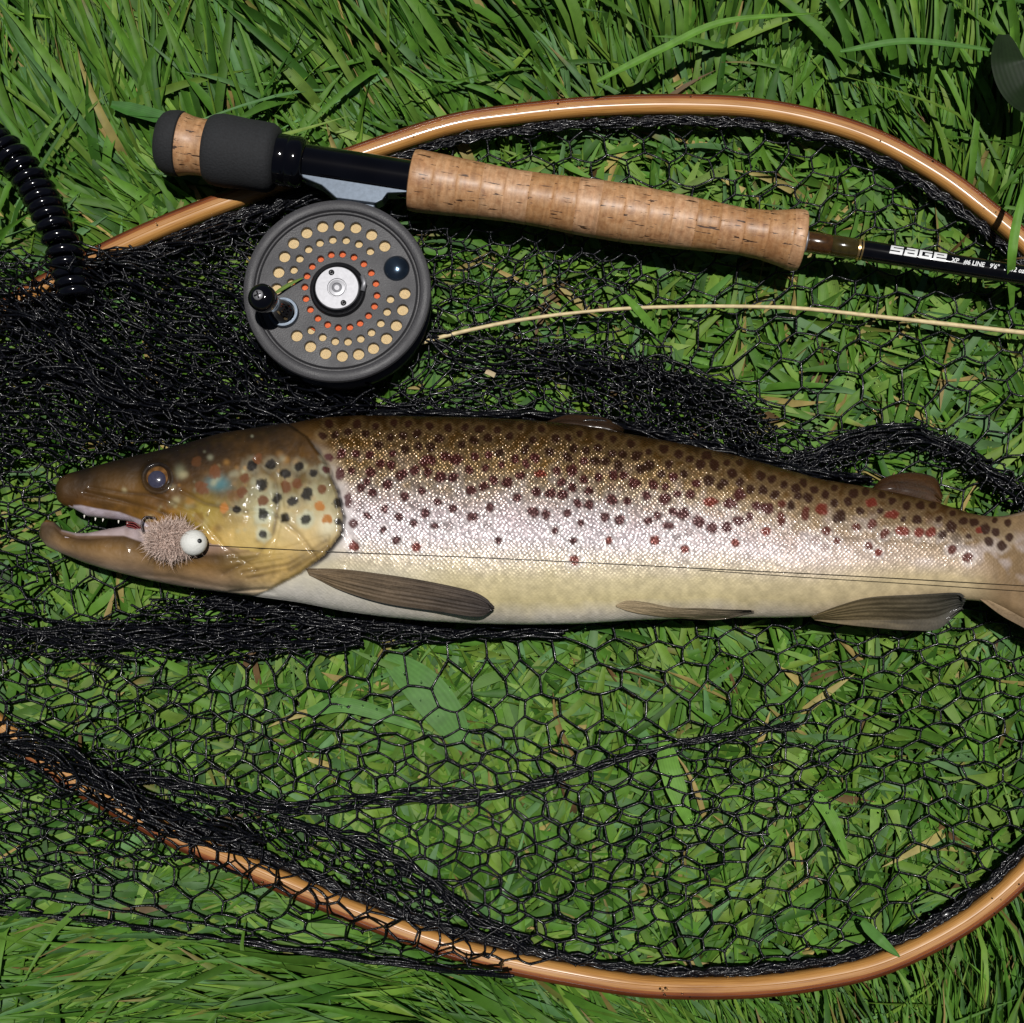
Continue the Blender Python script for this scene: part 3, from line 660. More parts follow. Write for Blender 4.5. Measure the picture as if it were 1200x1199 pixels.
rel -= groove([(212, 575), (240, 590), (290, 600), (318, 598)], 2.5, .0007)+groove([(200, 590), (228, 600), (262, 640), (300, 668)], 2.5, .0007)+groove([(318, 600), (350, 625), (372, 655)], 2.5, .0009)+groove([(326, 545), (332, 600), (318, 650)], 2.2, .0006)+groove([(105, 571), (140, 577), (175, 580), (205, 590)], 2.2, .0006)
rel -= groove([(392, 608), (600, 618), (900, 622), (1150, 640)], 1.6, .00025)      # lateral line
Pw[:, 2] += np.where(top_, rel*sstep(0, .004, fz), 0)
# ---- colours
v = (ay-YTs(ax))/(YBs(ax)-YTs(ax)+1e-6); v = np.clip(v, -.1, 1.1)
def lerpc(v, stops):
    s = [q[0] for q in stops]; return np.stack([np.interp(v, s, [q[1][k] for q in stops]) for k in range(3)], -1)
r9 = np.random.default_rng(9)
nA = fbm(ax, ay, 26, 71)-.5; nB = fbm(ax, ay, 90, 75)-.5; nC = fbm(ax*1.0, ay, 7, 78)-.5
vv = v+.05*nA
body = lerpc(vv, [(0, (.032, .015, .003)), (.10, (.085, .040, .006)), (.22, (.18, .095, .022)), (.33, (.30, .21, .12)), (.48, (.56, .46, .47)), (.58, (.80, .70, .71)), (.68, (.72, .62, .50)), (.78, (.62, .53, .32)), (.88, (.59, .50, .27)), (.96, (.60, .54, .44)), (1., (.60, .56, .50))])  # mid-flank silver raised to pinkish white, painting the flash flare into the colour
tailc = lerpc(vv, [(0, (.05, .020, .004)), (.2, (.11, .055, .015)), (.4, (.26, .18, .10)), (.6, (.48, .37, .27)), (.75, (.50, .40, .23)), (1., (.42, .33, .20))])
wt = sstep(720, 1150, ax)[:, None]; col = body*(1-wt)+tailc*wt
wt2 = sstep(1120, 1180, ax)[:, None]; col = col*(1-wt2)+np.array([.20, .13, .065])*wt2*(1+.4*nB[:, None])
col *= (1+.5*nC)[:, None]*(1+.35*nB)[:, None]
# silvery blotches in the upper flank
mot = np.clip((fbm(ax, ay, 16, 90)-.48)*4, 0, 1)*sstep(.12, .3, v)*sstep(.75, .55, v)
col = col*(1-.35*mot[:, None])+np.array([.62, .56, .58])*.35*mot[:, None]
# head
hx_ = [0, 60, 200, 300, 410]
hd = lerpc(v, [(0, (.012, .007, .002)), (.15, (.028, .014, .003)), (.35, (.10, .045, .007)), (.55, (.24, .125, .022)), (.72, (.34, .20, .05)), (.86, (.36, .25, .12)), (1., (.42, .36, .28))])
hd2 = lerpc(v, [(0, (.022, .012, .003)), (.2, (.09, .045, .009)), (.4, (.20, .14, .045)), (.6, (.50, .36, .14)), (.75, (.50, .34, .10)), (.9, (.46, .34, .16)), (1., (.55, .50, .42))])
wh = sstep(200, 320, ax)[:, None]; head = hd*(1-wh)+hd2*wh
head *= np.array([.76, .70, .58])*(1+1.3*nA)[:, None]*(1+.9*nB)[:, None]*(1+.9*nC)[:, None]
def patch(c, x, y, r, colr, amt=1., ex=1.):
    d = np.hypot((ax-x)/ex, ay-y); w_ = (amt*np.exp(-(d/r)**2.5))[:, None]
    return c*(1-w_)+np.array(colr)*w_
for q in [(256, 567, 10, (.045, .17, .20), .85, 1.5), (211, 553, 8, (.22, .23, .14), .5, .8), (310, 600, 34, (.40, .40, .24), .7, .8), (375, 590, 26, (.46, .44, .26), .7, .7), (240, 605, 24, (.33, .24, .04), .8, 1.2), (350, 620, 30, (.62, .48, .24), .7, 1.5), (385, 615, 14, (.75, .70, .50), .8, .9), (150, 575, 20, (.20, .10, .02), .5, 2), (290, 640, 30, (.55, .40, .13), .7, 1.4)]:
    head = patch(head, *q)
# lower jaw
lj = (ax < 330) & (ay > np.where(ax < 180, 612, 625+(ax-180)*.18))
wl = (lj*sstep(345, 240, ax))[:, None]
jr = (ay-np.where(ax < 180, JAW(ax), 640))/(YBs(ax)-np.where(ax < 180, JAW(ax), 640)+1e-6)
jc = lerpc(jr, [(0, (.36, .26, .22)), (.12, (.30, .20, .14)), (.22, (.10, .055, .016)), (.45, (.24, .14, .04)), (.65, (.33, .22, .11)), (.85, (.27, .20, .14)), (1., (.36, .32, .27))])*(1+1.0*nA)[:, None]*np.array([.66, .60, .54])
head = head*(1-wl)+jc*wl
for (cx_h, cy_h, n_h, s_h) in ((330, 560, 60, 40), (250, 590, 70, 45)):
    for _ in range(n_h):
        qx, qy = cx_h+r9.normal(0, s_h), cy_h+r9.normal(0, s_h*.6)
        head = patch(head, qx, qy, r9.uniform(1.5, 5), [(.07, .03, .008), (.45, .40, .22), (.30, .30, .20), (.36, .18, .04)][r9.integers(4)], r9.uniform(.2, .55))
for L_h in ([(300, 540), (322, 560), (326, 590), (320, 625), (300, 652), (262, 672)], [(318, 600), (350, 625), (372, 655)], [(212, 575), (240, 590), (290, 600)], [(290, 678), (340, 668), (385, 640)], [(284, 671), (338, 662), (382, 634)], [(105, 571), (140, 577), (175, 580), (205, 590)], [(100, 577), (140, 586), (175, 596), (205, 606), (222, 614)]):
    wq = (.5*np.exp(-(pdist(ax, ay, L_h)/2.2)**2)*(.4+1.1*noise(ax, ay, 18, 66)))[:, None]; head = head*(1-wq)+np.array([.05, .025, .008])*wq
head = patch(head, 54, 622, 14, (.07, .045, .025), .9); head = patch(head, 75, 570, 16, (.06, .03, .008), .8); head = np.where(((np.hypot(ax-185, ay-561) < 19))[:, None], head*.45, head)
# operculum membrane behind the gill
wg = sstep(-1, 3, np.where(inh, -dg, dg))
col = head*(1-wg[:, None])+col*wg[:, None]
behind = (~inh) & (dg < 16) & (ax < 430) & (ay > 520) & (ay < 670)
bm_ = ((~inh)*sstep(455, 425, ax)*sstep(510, 540, ay)*sstep(680, 655, ay))[:, None]
w1 = bm_*(.5*np.exp(-(dg/14)**2))[:, None]; col = col*(1-w1)+np.array([.30, .31, .30])*w1
w1 = bm_*sstep(6, 2.5, dg)[:, None]; col = col*(1-w1)+np.array([.04, .032, .028])*w1
w1 = ((~inh)*sstep(655, 680, ay)*sstep(560, 400, ax)*sstep(290, 310, ax)*.65)[:, None]; col = col*(1-w1)+np.array([.56, .54, .50])*w1
# spots: measured positions (px), then extra small ones along the back
S5 = "105,165 145,225,t 185,215 218,272 258,293 250,220 173,320,t 240,370 303,348 313,262,b 325,198 360,230 408,212 405,400 350,378 298,422,s 343,460,s 410,335,f 375,305 433,285 487,325 445,365,s 478,408 525,408,f 543,348 545,240 498,240 455,220 600,212 608,283,b 650,270 655,205 713,195 672,345 608,378 565,295,f 665,405,f 703,460,s 685,248 733,255 768,310 762,172 780,233 830,170,b 848,225,w 835,290 885,295 825,360 870,370 902,427,h 945,365,b 928,300 962,275 908,215 962,215 1000,245 1003,180 1055,240 1042,180 1080,180 1023,335 980,330 1075,378 1127,390,h 1100,318 1155,322 1142,232 1105,232 1092,460,r 965,462,h 993,400,s 972,530,r 415,485,rs 192,478,r 190,400,s 945,168 967,137 1010,145 1053,135 1180,258 1135,275,f 1098,270,f 880,150 800,190 740,95 670,160 555,175 515,165 445,180 375,140 200,155 285,190 1140,160 1100,155 1125,195 238,252,s 207,335,f 415,265,f 465,180 705,150 620,165"
S6 = "38,125 72,130 20,148 110,130 145,158 120,168 75,185,b 42,185 8,192 180,183 213,190,b 243,180 158,210 105,208 40,252 82,258 137,243,b 190,250 225,238 262,237,b 318,260,w 373,265,b 313,200,b 357,207 400,240,b 430,225 465,228 498,240,b 445,272 478,278,b 400,205 243,294,b 213,287,s 170,298 142,312 200,327 285,315,b 323,333,b 363,330,b 397,313 428,303 517,308,t 545,270 585,293,t 563,243 593,248 632,280,rb 683,300,b 705,258 738,285 645,342 730,330,b 773,322 808,348 857,342,w 828,295,w 900,308 938,345,r 970,352 995,330 1000,393 1042,415 1137,383 673,370,s 765,383,s 790,402,rs 640,388,f 612,368,f 473,343,r 388,375,rs 162,368,rb 225,360,f 257,345,f 248,393,rs 33,367,rs 62,312 22,302 1030,315 1060,318 1090,335 1120,345 665,262 610,225 578,205 525,210 490,195 460,185 378,180 330,155 290,155 260,140 230,125 200,155 720,235 770,262,r 800,240 870,270 910,270 345,215 520,265 560,220 640,240 905,345,r 1075,340,r 1010,360,f"
S4 = "884,198 950,193 1003,223,b 1052,200 1103,225 920,267,b 973,310 1030,322,b 1082,297 1135,283,o 1045,262,o 1005,272,o 927,367,h 1003,382 1076,387,h 1190,328 1190,395,s 925,437,h 1125,340,p 1150,385,p 757,218,o 710,278,o 860,240,o 690,185,of 785,345,p 832,352,s 925,320,o 700,380,of 905,175,o 850,290,o 820,300,of"
spots = []
for txt, sc_, ox, oy in ((S5, 3, 350, 480), (S6, 2.4, 700, 480), (S4, 3, 0, 480)):
    for q in txt.split():
        q = q.split(','); fl = q[2] if len(q) > 2 else ''
        x, y = float(q[0])/sc_+ox, float(q[1])/sc_+oy
        if all((x-s[0])**2+(y-s[1])**2 > 36 for s in spots): spots.append((x, y, fl, sc_ == 3 and ox == 0))
r2 = np.random.default_rng(5)
for _ in range(5000):
    x = r2.uniform(375, 1190); vt = r2.uniform(.03, .34 if x < 700 else .30); y = float(YTs(x))+vt*float(YBs(x)-YTs(x))
    dmin = 13.6 if x > 650 else 14.2
    if all((x-s[0])**2+(y-s[1])**2 > dmin**2 for s in spots): spots.append((x, y, 's', False))
halo = np.zeros(len(ax)); ink = np.zeros((len(ax), 3)); inkw = np.zeros(len(ax))
wob = (fbm(ax, ay, 5, 99)-.5)*4.6
for (x, y, fl, hd_) in spots:
    m = np.abs(ax-x) < 26; m &= np.abs(ay-y) < 26; m &= top_; ii = np.nonzero(m)[0]
    rx = ry = 5.7*(.82+.42*r2.random())
    if x > 1000: rx *= .92; ry *= .92
    if 's' in fl: rx *= .84; ry *= .84
    if 'b' in fl: rx *= 1.18; ry *= 1.18
    if 't' in fl: rx *= .8; ry *= 1.45
    if 'w' in fl: rx *= 1.45; ry *= .9
    an = r2.uniform(0, 3.1) if not ('t' in fl or 'w' in fl) else 0; st = 1+.2*r2.random() if an else 1
    ex, ey = ax[ii]-x, ay[ii]-y; e1 = (ex*math.cos(an)+ey*math.sin(an))/st; e2 = -ex*math.sin(an)+ey*math.cos(an)
    d = np.hypot(e1/rx, e2/ry)*5+wob[ii]*.9
    w_ = sstep(6.0, 3.6, d)*(.45 if 'f' in fl else .95)
    if hd_: c = (.004, .002, .0015)
    else: c = (.060, .010, .010) if x < 900 else (.085, .015, .007)
    if y-float(YTs(x)) < 40 and not hd_: c = (.030, .009, .004)
    if 'r' in fl or 'w' in fl: c = (.15, .020, .010)
    if 'o' in fl: c = (.13, .045, .012)
    if 'p' in fl: c = (.42, .16, .03)
    hw = sstep(11.5, 5.5, d)*(1. if 'h' in fl else (.22 if hd_ else .55))*(0 if ('o' in fl or 'p' in fl) else 1)
    halo[ii] = np.maximum(halo[ii], hw)
    b = w_ > inkw[ii]; jj = ii[b]; inkw[jj] = w_[b]; ink[jj] = c
hc = lerpc(v, [(0, (.15, .09, .03)), (.25, (.34, .26, .15)), (.42, (.66, .60, .58)), (.6, (.85, .80, .78)), (1, (.85, .80, .76))])
hc = np.where(inh[:, None], np.array([.50, .52, .38]), hc)
col = col*(1-halo[:, None]*.75)+hc*halo[:, None]*.75
col = col*(1-inkw[:, None])+ink*inkw[:, None]
col = np.where(top_[:, None], col, np.array([.3, .22, .12])); col = np.clip(col, .002, .85)
mouthside = (fx < 176) & (np.abs(fz) < .0045) & ((np.abs(fy-LIP(fx)) < 4) | (np.abs(fy-JAW(fx)) < 3)) & (fx > 84)
col = np.where(mouthside[:, None], np.array([.45, .36, .38]), col)
gt = np.interp(ax, [84, 95, 112, 140, 165, 180], [592, 592, 595.5, 600, 609, 620]); gm_ = sstep(-1, 1.5, ay-gt)*(ax < 176)*(ax > 86)*(fy < 622)*(fy <= LIP(fx)+1.5)
lb = np.interp(ax, [70, 90, 120, 145, 165, 182, 200], [622, 628, 628, 628, 635, 645, 650]); gl_ = sstep(1, -1.5, ay-lb)*(ax < 190)*(ax > 72)*(fy >= JAW(fx)-1.5)*(ay > 612)
for g_, cc_ in ((gm_, (.50, .44, .49)), (gl_, (.46, .37, .37))):
    g_ = (g_*(.75+.4*(noise(ax, ay, 5, 12)-.3)))[:, None]; g_ = np.clip(g_, 0, 1); col = col*(1-g_)+np.array(cc_)*g_
scl = np.where(inh, 0, 1)*sstep(3, 26, dg)*(1-.8*sstep(.58, .85, v))*(1-.4*sstep(700, 1000, ax))*(1+.3*sstep(.02, .12, v)*sstep(.46, .30, v)*sstep(860, 640, ax))*(1-.5*sstep(1120, 1170, ax))*top_  # scale relief and gloss shaped so glints gather on the front flank
arcv = np.zeros(len(V)); yb_ = Pw[:nb].reshape(nc, NR, 3)
dl = np.linalg.norm(np.diff(yb_, axis=1), axis=2); cum = np.concatenate([np.zeros((nc, 1)), np.cumsum(dl, 1)], 1); cum -= cum[:, K//2][:, None]
arcv[:nb] = (cum/PX).ravel()
uvf = np.stack([fx, arcv], 1)
fish = thing('brown_trout', 'big spotted brown trout lying on its side on black net with mouth open', 'fish', at(620, 610, .018))
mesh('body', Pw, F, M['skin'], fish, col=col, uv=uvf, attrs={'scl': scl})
vis_i = np.nonzero(top_)[0]; VX, VY, VZ = ax[vis_i], ay[vis_i], Pw[vis_i, 2]
def fish_z(x, y):
    x = np.atleast_1d(x); y = np.atleast_1d(y)
    return np.array([VZ[np.argmin((VX-a)**2+(VY-b)**2)] for a, b in zip(x.ravel(), y.ravel())]).reshape(x.shape)
# eye
ez = float(fish_z(185, 560)[0]); ec = at(185.5, 561, ez-.0008)
eye = mesh('eye', *ball(ec, .0066, 32, 20, (1, 1, .42)), vcol('eye_gold', .2, 1., .05), fish, col=None)
def eyecol(o, f):
    a_ = o.data.color_attributes.new('Col', 'FLOAT_COLOR', 'POINT'); co = np.zeros(len(o.data.vertices)*3); o.data.vertices.foreach_get('co', co); co = co.reshape(-1, 3)
    c = np.ones((len(co), 4)); c[:, :3] = f(co); a_.data.foreach_set('color', c.ravel())
eo = ec-wo(fish)
def fe(co):
    d = np.hypot(co[:, 0]-eo[0], co[:, 1]-eo[1])/.0066; a_ = np.arctan2(co[:, 1]-eo[1], co[:, 0]-eo[0])
    g_ = np.array([.15, .070, .020])*(1+.35*np.sin(a_*7+2)[:, None]); return g_*(1-sstep(.8, 1, d))[:, None]+np.array([.06, .03, .01])*sstep(.8, 1, d)[:, None]
eyecol(eye, fe)
pup = mesh('pupil', *ball(at(184, 562, ez+.0009), .0047, 28, 16, (1, 1, .42)), vcol('pupil_blue', .15, 1., .05), eye)
po = at(184, 562, 0)-wo(fish)
eyecol(pup, lambda co: np.array([.045, .045, .075])*(1+3.2*np.exp(-(np.hypot(co[:, 0]-po[0]-.0006, co[:, 1]-po[1])/.0022)**2))[:, None])  # cloudy highlight painted as a paler spot in the pupil colour
# gums, tongue, red gill threads
def strip(name, a_, b_, z0, z1, m, parent, n=40, k=8, bulge=.002):
    a_ = curve(a_, n); b_ = curve(b_, n); V = []
    for s in np.linspace(0, 1, k):
        p = a_*(1-s)+b_*s; V.append(at(p[:, 0], p[:, 1], z0*(1-s)+z1*s+bulge*math.sin(math.pi*s)))
    V = np.array(V); V2 = V.copy(); V2[..., 2] -= .0025
    VV = np.concatenate([V.reshape(-1, 3), V2.reshape(-1, 3)]); i, j = np.meshgrid(np.arange(k-1), np.arange(n-1), indexing='ij'); q = (i*n+j).ravel()
    f1 = np.stack([q, q+1, q+n+1, q+n], 1); f2 = f1[:, ::-1]+k*n
    rim = np.concatenate([np.arange(n), np.arange(1, k)*n+n-1, (k-1)*n+np.arange(n-1)[::-1], np.arange(1, k-1)[::-1]*n]); r2_ = np.roll(rim, -1)
    return mesh(name, VV, [np.vstack([f1, f2, np.stack([rim, rim+k*n, r2_+k*n, r2_], 1)])], m, parent)
strip('lower_gum', [(74, 625), (100, 628), (125, 624), (148, 616), (166, 622)], [(76, 630), (100, 632), (130, 634), (160, 640), (180, 652)], ZC-.001, ZC+.008, M['gum'], fish)
m_ = MB()
for k in range(3):
    p = curve([(148, 612+2.2*k), (158, 613+3*k), (168, 622+3*k)], 10); V_, F_ = tube(at(p[:, 0], p[:, 1], ZC+.0095), .00035, 6); m_.add(V_, F_)
m_.build('gill_threads', simple('gill_red', (.16, .012, .012), .3, coat=.5), fish)
m_ = MB()
for xt in (99, 112, 121, 139, 150):
    b_ = at(xt, float(LIP(xt))+1, ZC+.003); V_, F_ = revolve([(0, .0005), (.0010, .0003), (.0017, .00002)], b_, (rng.normal(0, .15), -1, .3), 6); m_.add(V_, F_)
for xt in (88, 104, 128, 149):
    b_ = at(xt, float(JAW(xt))+2, ZC+.003); V_, F_ = revolve([(0, .0005), (.0009, .0003), (.0014, .00002)], b_, (rng.normal(0, .15), 1, .3), 6); m_.add(V_, F_)
m_.build('teeth', simple('tooth', (.7, .68, .6), .25), fish)
# fins
def fin(name, ea, eb, za, zb, nray, c0, c1, parent=fish, n=70, k=72, follow=.0012, thick=.0007, edge=(.03, .025, .02), ridge=.00022):
    ea = curve(ea, n); eb = curve(eb, n); s = np.linspace(0, 1, k)[:, None]
    px_ = ea[None, :, 0]*(1-s)+eb[None, :, 0]*s; py_ = ea[None, :, 1]*(1-s)+eb[None, :, 1]*s
    z = za(np.linspace(0, 1, n))[None]*(1-s)+zb(np.linspace(0, 1, n))[None]*s
    sw = s+.05*(noise(s*10, s*0, 1.3, 40)-.5)*2
    ray = np.sin(sw*nray*2*math.pi+.8*np.sin(np.linspace(0, 6, n))[None]*.6); z = z+ridge*ray+.0012*np.sin(math.pi*s)+.0012*(fbm(px_, py_, 35, 17)-.5)
    if follow:
        gi = np.linspace(0, k-1, 14).astype(int); gj = np.linspace(0, n-1, 18).astype(int); zg = fish_z(px_[np.ix_(gi, gj)], py_[np.ix_(gi, gj)])
        zr_ = np.array([np.interp(np.arange(n), gj, q) for q in zg]); zs = np.array([np.interp(np.arange(k), gi, zr_[:, c_]) for c_ in range(n)]).T; z = np.maximum(z, zs+follow)
    endw = np.clip(np.linspace(-4, 1, n), 0, 1)[None]; rag = (noise(s*40, s*0, 1., 43)-.5)*endw; px_ = px_+rag*7; py_ = py_+(noise(s*33, s*0, 1., 44)-.5)*endw*4
    V = at(px_, py_, z); V2 = V.copy(); V2[..., 2] -= thick
    i, j = np.meshgrid(np.arange(k-1), np.arange(n-1), indexing='ij'); q = (i*n+j).ravel(); f1 = np.stack([q, q+1, q+n+1, q+n], 1); f2 = f1[:, ::-1]+k*n
    rim = np.concatenate([np.arange(n), np.arange(1, k)*n+n-1, (k-1)*n+np.arange(n-1)[::-1], np.arange(1, k-1)[::-1]*n]); r2_ = np.roll(rim, -1)
    tl_ = np.linspace(0, 1, n)[None, :, None]; c = np.array(c0)*(1-tl_)+np.array(c1)*tl_
    c = c*(1+.18*ray*noise(sw*nray+np.zeros_like(px_), px_/60, 1., 41))[..., None]*(.45+1.1*fbm(px_*.3, sw*60+px_*0, 6, 18)[..., None]); es = (np.clip(1-s*12, 0, 1)+np.clip(1-(1-s)*14, 0, 1)*.5)[..., None]
    c = c*(1-es*.6)+np.array(edge)*es*.6; c = c.reshape(-1, 3)
    return mesh(name, np.concatenate([V.reshape(-1, 3), V2.reshape(-1, 3)]), [np.vstack([f1, f2, np.stack([rim, rim+k*n, r2_+k*n, r2_], 1)])], M['fin'], parent, col=np.vstack([c, c]))
zf1 = float(fish_z(390, 685)[0]); zf2 = float(fish_z(540, 700)[0])
fin('pectoral_fin', [(358, 666), (400, 667), (450, 673), (500, 681), (550, 692), (570, 702), (577, 711)], [(362, 674), (400, 692), (450, 707), (510, 716), (550, 722), (568, 721), (577, 713)],
    lambda t: zf1+.0035*np.minimum(1, t*5)+(max(zf2, zf1)+.006-zf1)*t, lambda t: zf1+.001+(zf2+.004-zf1)*t, 7, (.17, .12, .07), (.048, .040, .038))
zp = float(fish_z(740, 712)[0]); ze = ZC
fin('pelvic_fin', [(722, 709), (735, 704), (758, 706), (790, 712), (830, 713), (882, 716)], [(722, 711), (738, 717), (760, 721), (800, 725), (845, 726), (882, 718)], lambda t: zp+.002-.004*t, lambda t: ze+.006-.008*t, 5, (.42, .32, .19), (.10, .085, .065), k=40)
za_ = float(fish_z(1000, 704)[0]); zb_ = float(fish_z(1090, 690)[0])
fin('anal_fin', [(950, 722), (985, 709), (1020, 700), (1070, 697), (1120, 695), (1131, 700)], [(955, 727), (990, 732), (1030, 736), (1070, 739), (1100, 737), (1126, 716)], lambda t: za_+.001+(zb_-za_+.004)*t, lambda t: ZC-.002-.006*t, 7, (.17, .125, .06), (.045, .045, .040))
fin('adipose_fin', [(1022, 572), (1036, 560), (1060, 554), (1082, 555), (1098, 562), (1104, 580)], [(1024, 578), (1045, 578), (1065, 583), (1080, 586), (1092, 590), (1104, 594)], lambda t: ZC-.004+0*t, lambda t: ZC-.002+0*t, 1.5, (.035, .014, .004), (.045, .019, .005), k=24, ridge=.0001, follow=0)
fin('dorsal_fin', [(640, 494), (665, 486), (690, 487), (712, 491), (730, 502)], [(640, 500), (665, 504), (690, 506), (712, 508), (730, 512)], lambda t: ZC-.008+0*t, lambda t: ZC-.006+0*t, 2, (.022, .010, .004), (.022, .011, .004), k=24, ridge=.0001, follow=0)
fin('tail_fin', [(1150, 609), (1200, 599), (1250, 575), (1310, 545), (1345, 530)], [(1148, 702), (1175, 722), (1210, 742), (1260, 780), (1330, 800)], lambda t: ZC+.004-.012*t, lambda t: ZC+.004-.014*t, 14, (.30, .21, .12), (.10, .075, .055), k=110, ridge=.0006, follow=0)
# ================================================================= FLY IN THE MOUTH
fz0 = float(fish_z(205, 634)[0])
fly = thing('fishing_fly', 'fuzzy grey pink fly with white foam ball hooked in the trout mouth corner', 'fishing fly', at(205, 634, fz0))
m_ = MB(); fc = at(201, 633, fz0+.004); m_.add(*ball(fc, .0088, 24, 16, (1.15, .85, .55)))
for k in range(3600):
    d = rng.normal(0, 1, 3); d[2] = abs(d[2])*1.0-.15; d /= np.linalg.norm(d); p = fc+d*.0085*np.array([1.25, .9, .55])
    e = d+rng.normal(0, .55, 3)+np.array([.1, 0, 0]); e /= np.linalg.norm(e); l = rng.uniform(.002, .0085) if rng.random() < .3 else rng.uniform(.001, .004); q = p+e*l*.5+rng.normal(0, .0006, 3); r_ = p+e*l+rng.normal(0, .0010, 3)
    sd_ = np.cross(e, rng.normal(0, 1, 3)); sd_ /= np.linalg.norm(sd_)+1e-9; sd_ *= .00014
    m_.add([p-sd_, p+sd_, q-sd_, q+sd_, r_], [[[0, 1, 3, 2]], [[2, 3, 4]]])
m_.build('dubbing', M['fuzz'], fly)
bc = at(227, 636, fz0+.0075)
fb = mesh('foam_ball', *ball(bc, .0067, 32, 22, (1, .97, .9)), M['foamwhite'], fly)
V_, F_ = revolve([(0, .00001), (0, .0010), (-.0008, .0013), (-.003, .0013)], bc+np.array([.0040, .0003, .0052]), (.3, 0, 1), 16, ref=(0, 1, 0)); mesh('eye_dot', V_, F_, M['blackdot'], fb)
p = curve([(190, 640), (172, 630), (166, 616), (170, 606), (182, 607)], 24); V_, F_ = tube(at(p[:, 0], p[:, 1], fz0+.003), .0005, 7); mesh('hook', V_, F_, M['steel'], fly)
# ================================================================= LEADERS
def line(name, pts, lift, rad, lab, m=None):
    P = curve(pts, 160); z = fish_z(P[:, 0], P[:, 1]); z = np.maximum(z, ZC)+lift
    k = np.ones(9)/9; z = np.convolve(np.pad(z, 4, 'edge'), k, 'valid'); V_, F_ = tube(at(P[:, 0], P[:, 1], z), rad, 6)
    o = mesh(name, V_, F_, m or M['mono'], loc=tuple(at(pts[0][0], pts[0][1], ZC))); return tag(o, lab, 'fishing line')
line('leader_line', [(240, 639), (400, 647), (600, 655), (800, 665), (1000, 675), (1260, 690)], .0010, .00017, 'thin dark leader running from the white fly across the trout flank to the right edge')
line('leader_line', [(820, 668), (950, 677), (1080, 685), (1260, 697)], .0008, .00014, 'shorter thin leader strand running just below the long one on the trout belly')
# ================================================================= FLY ROD
RZ = .044
p0 = at(196, 166.5, RZ); p1 = at(1060, 301, RZ); axd = (p1-p0)/np.linalg.norm(p1-p0)
def rx(x): return (x-196)*np.linalg.norm(p1-p0)/(1060-196)      # photo column -> metres along the rod
PR = PX*(1-.014/.742)
rod = thing('fly_rod', 'fly rod with cork grip and black foam butt lying across the net above the reel', 'fishing rod', p0-np.array([0, 0, .018]))
def rpart(name, prof, m, ns=48, parent=rod, close=True):
    pr = [(rx(x), r*PR) for x, r in prof]
    if close: pr = [(pr[0][0], .00002)]+pr+[(pr[-1][0], .00002)]
    # duplicate sharp corners
    V_, F_ = revolve(pr, p0, axd, ns); o = mesh(name, V_, F_, m, parent)
    e = o.modifiers.new('edge', 'EDGE_SPLIT'); e.split_angle = R(50); return o
rpart('butt_cap', [(184.5, 12), (185, 22), (187, 29), (191, 34.5), (197, 38), (205, 39.5), (212, 39.3), (213.5, 37)], M['foam'])
rpart('cork_ring', [(212.5, 36), (214, 38), (222, 35.5), (232, 34), (242, 34), (248, 35)], M['cork'])
rpart('foam_grip', [(243.5, 34), (245, 38.5), (250, 41.5), (258, 43.5), (270, 43.5), (290, 42), (305, 42), (318, 41.5), (324, 38), (327, 30)], M['foam'])
rpart('locking_collar', [(317, 24), (318, 29), (321, 31), (338, 31), (340, 30), (342, 31), (353, 31), (358, 28), (360, 24)], M['gloss'])
rpart('reel_seat', [(352, 23.5), (484, 23.5)], M['gloss'])
prof_c = [(484, 35), (486, 37), (492, 37.3), (520, 36), (560, 33.5), (600, 31.5), (640, 32), (690, 34.5), (740, 35), (800, 32), (850, 29), (870, 28), (895, 29.5), (915, 33), (930, 36.5), (938, 37), (942, 35)]
edges = [484]+list(np.arange(512, 930, 27.6))+[942]
cx_ = np.array([q[0] for q in prof_c]); cr_ = np.array([q[1] for q in prof_c])
for a_, b_ in zip(edges[:-1], edges[1:]):
    xs = np.linspace(a_, b_, 7); r_ = np.interp(xs, cx_, cr_); pr = list(zip(xs, r_)); pr[0] = (a_, r_[0]-(.45 if a_ > 484 else 2)); pr.insert(1, (a_+1.2, np.interp(a_+1.2, cx_, cr_))); pr[-1] = (b_-.01, r_[-1]-(.45 if b_ < 940 else 3)); pr.insert(-1, (b_-1.2, np.interp(b_-1.2, cx_, cr_)))
    rpart('cork_ring', pr, M['cork'])
rpart('winding_check', [(941, 15), (945, 15), (947, 12)], M['silver'])
rpart('butt_wrap', [(946, 12), (948, 13), (972, 13), (975, 11.6)], M['brown_wrap'])
rpart('thread_wrap', [(974, 11.5), (976, 13), (1003, 12.8), (1005, 11.5)], M['olive_wrap'])
rpart('gold_band', [(1004.5, 12.7), (1006.5, 12.9), (1007, 12.9)], M['gold']); rpart('gold_band', [(1008.5, 12.9), (1010.5, 12.6)], M['gold'])
blank = rpart('blank', [(940, 11.4), (1012, 11.6), (1014, 12.4), (1200, 11.6), (1900, 8)], M['blank'])
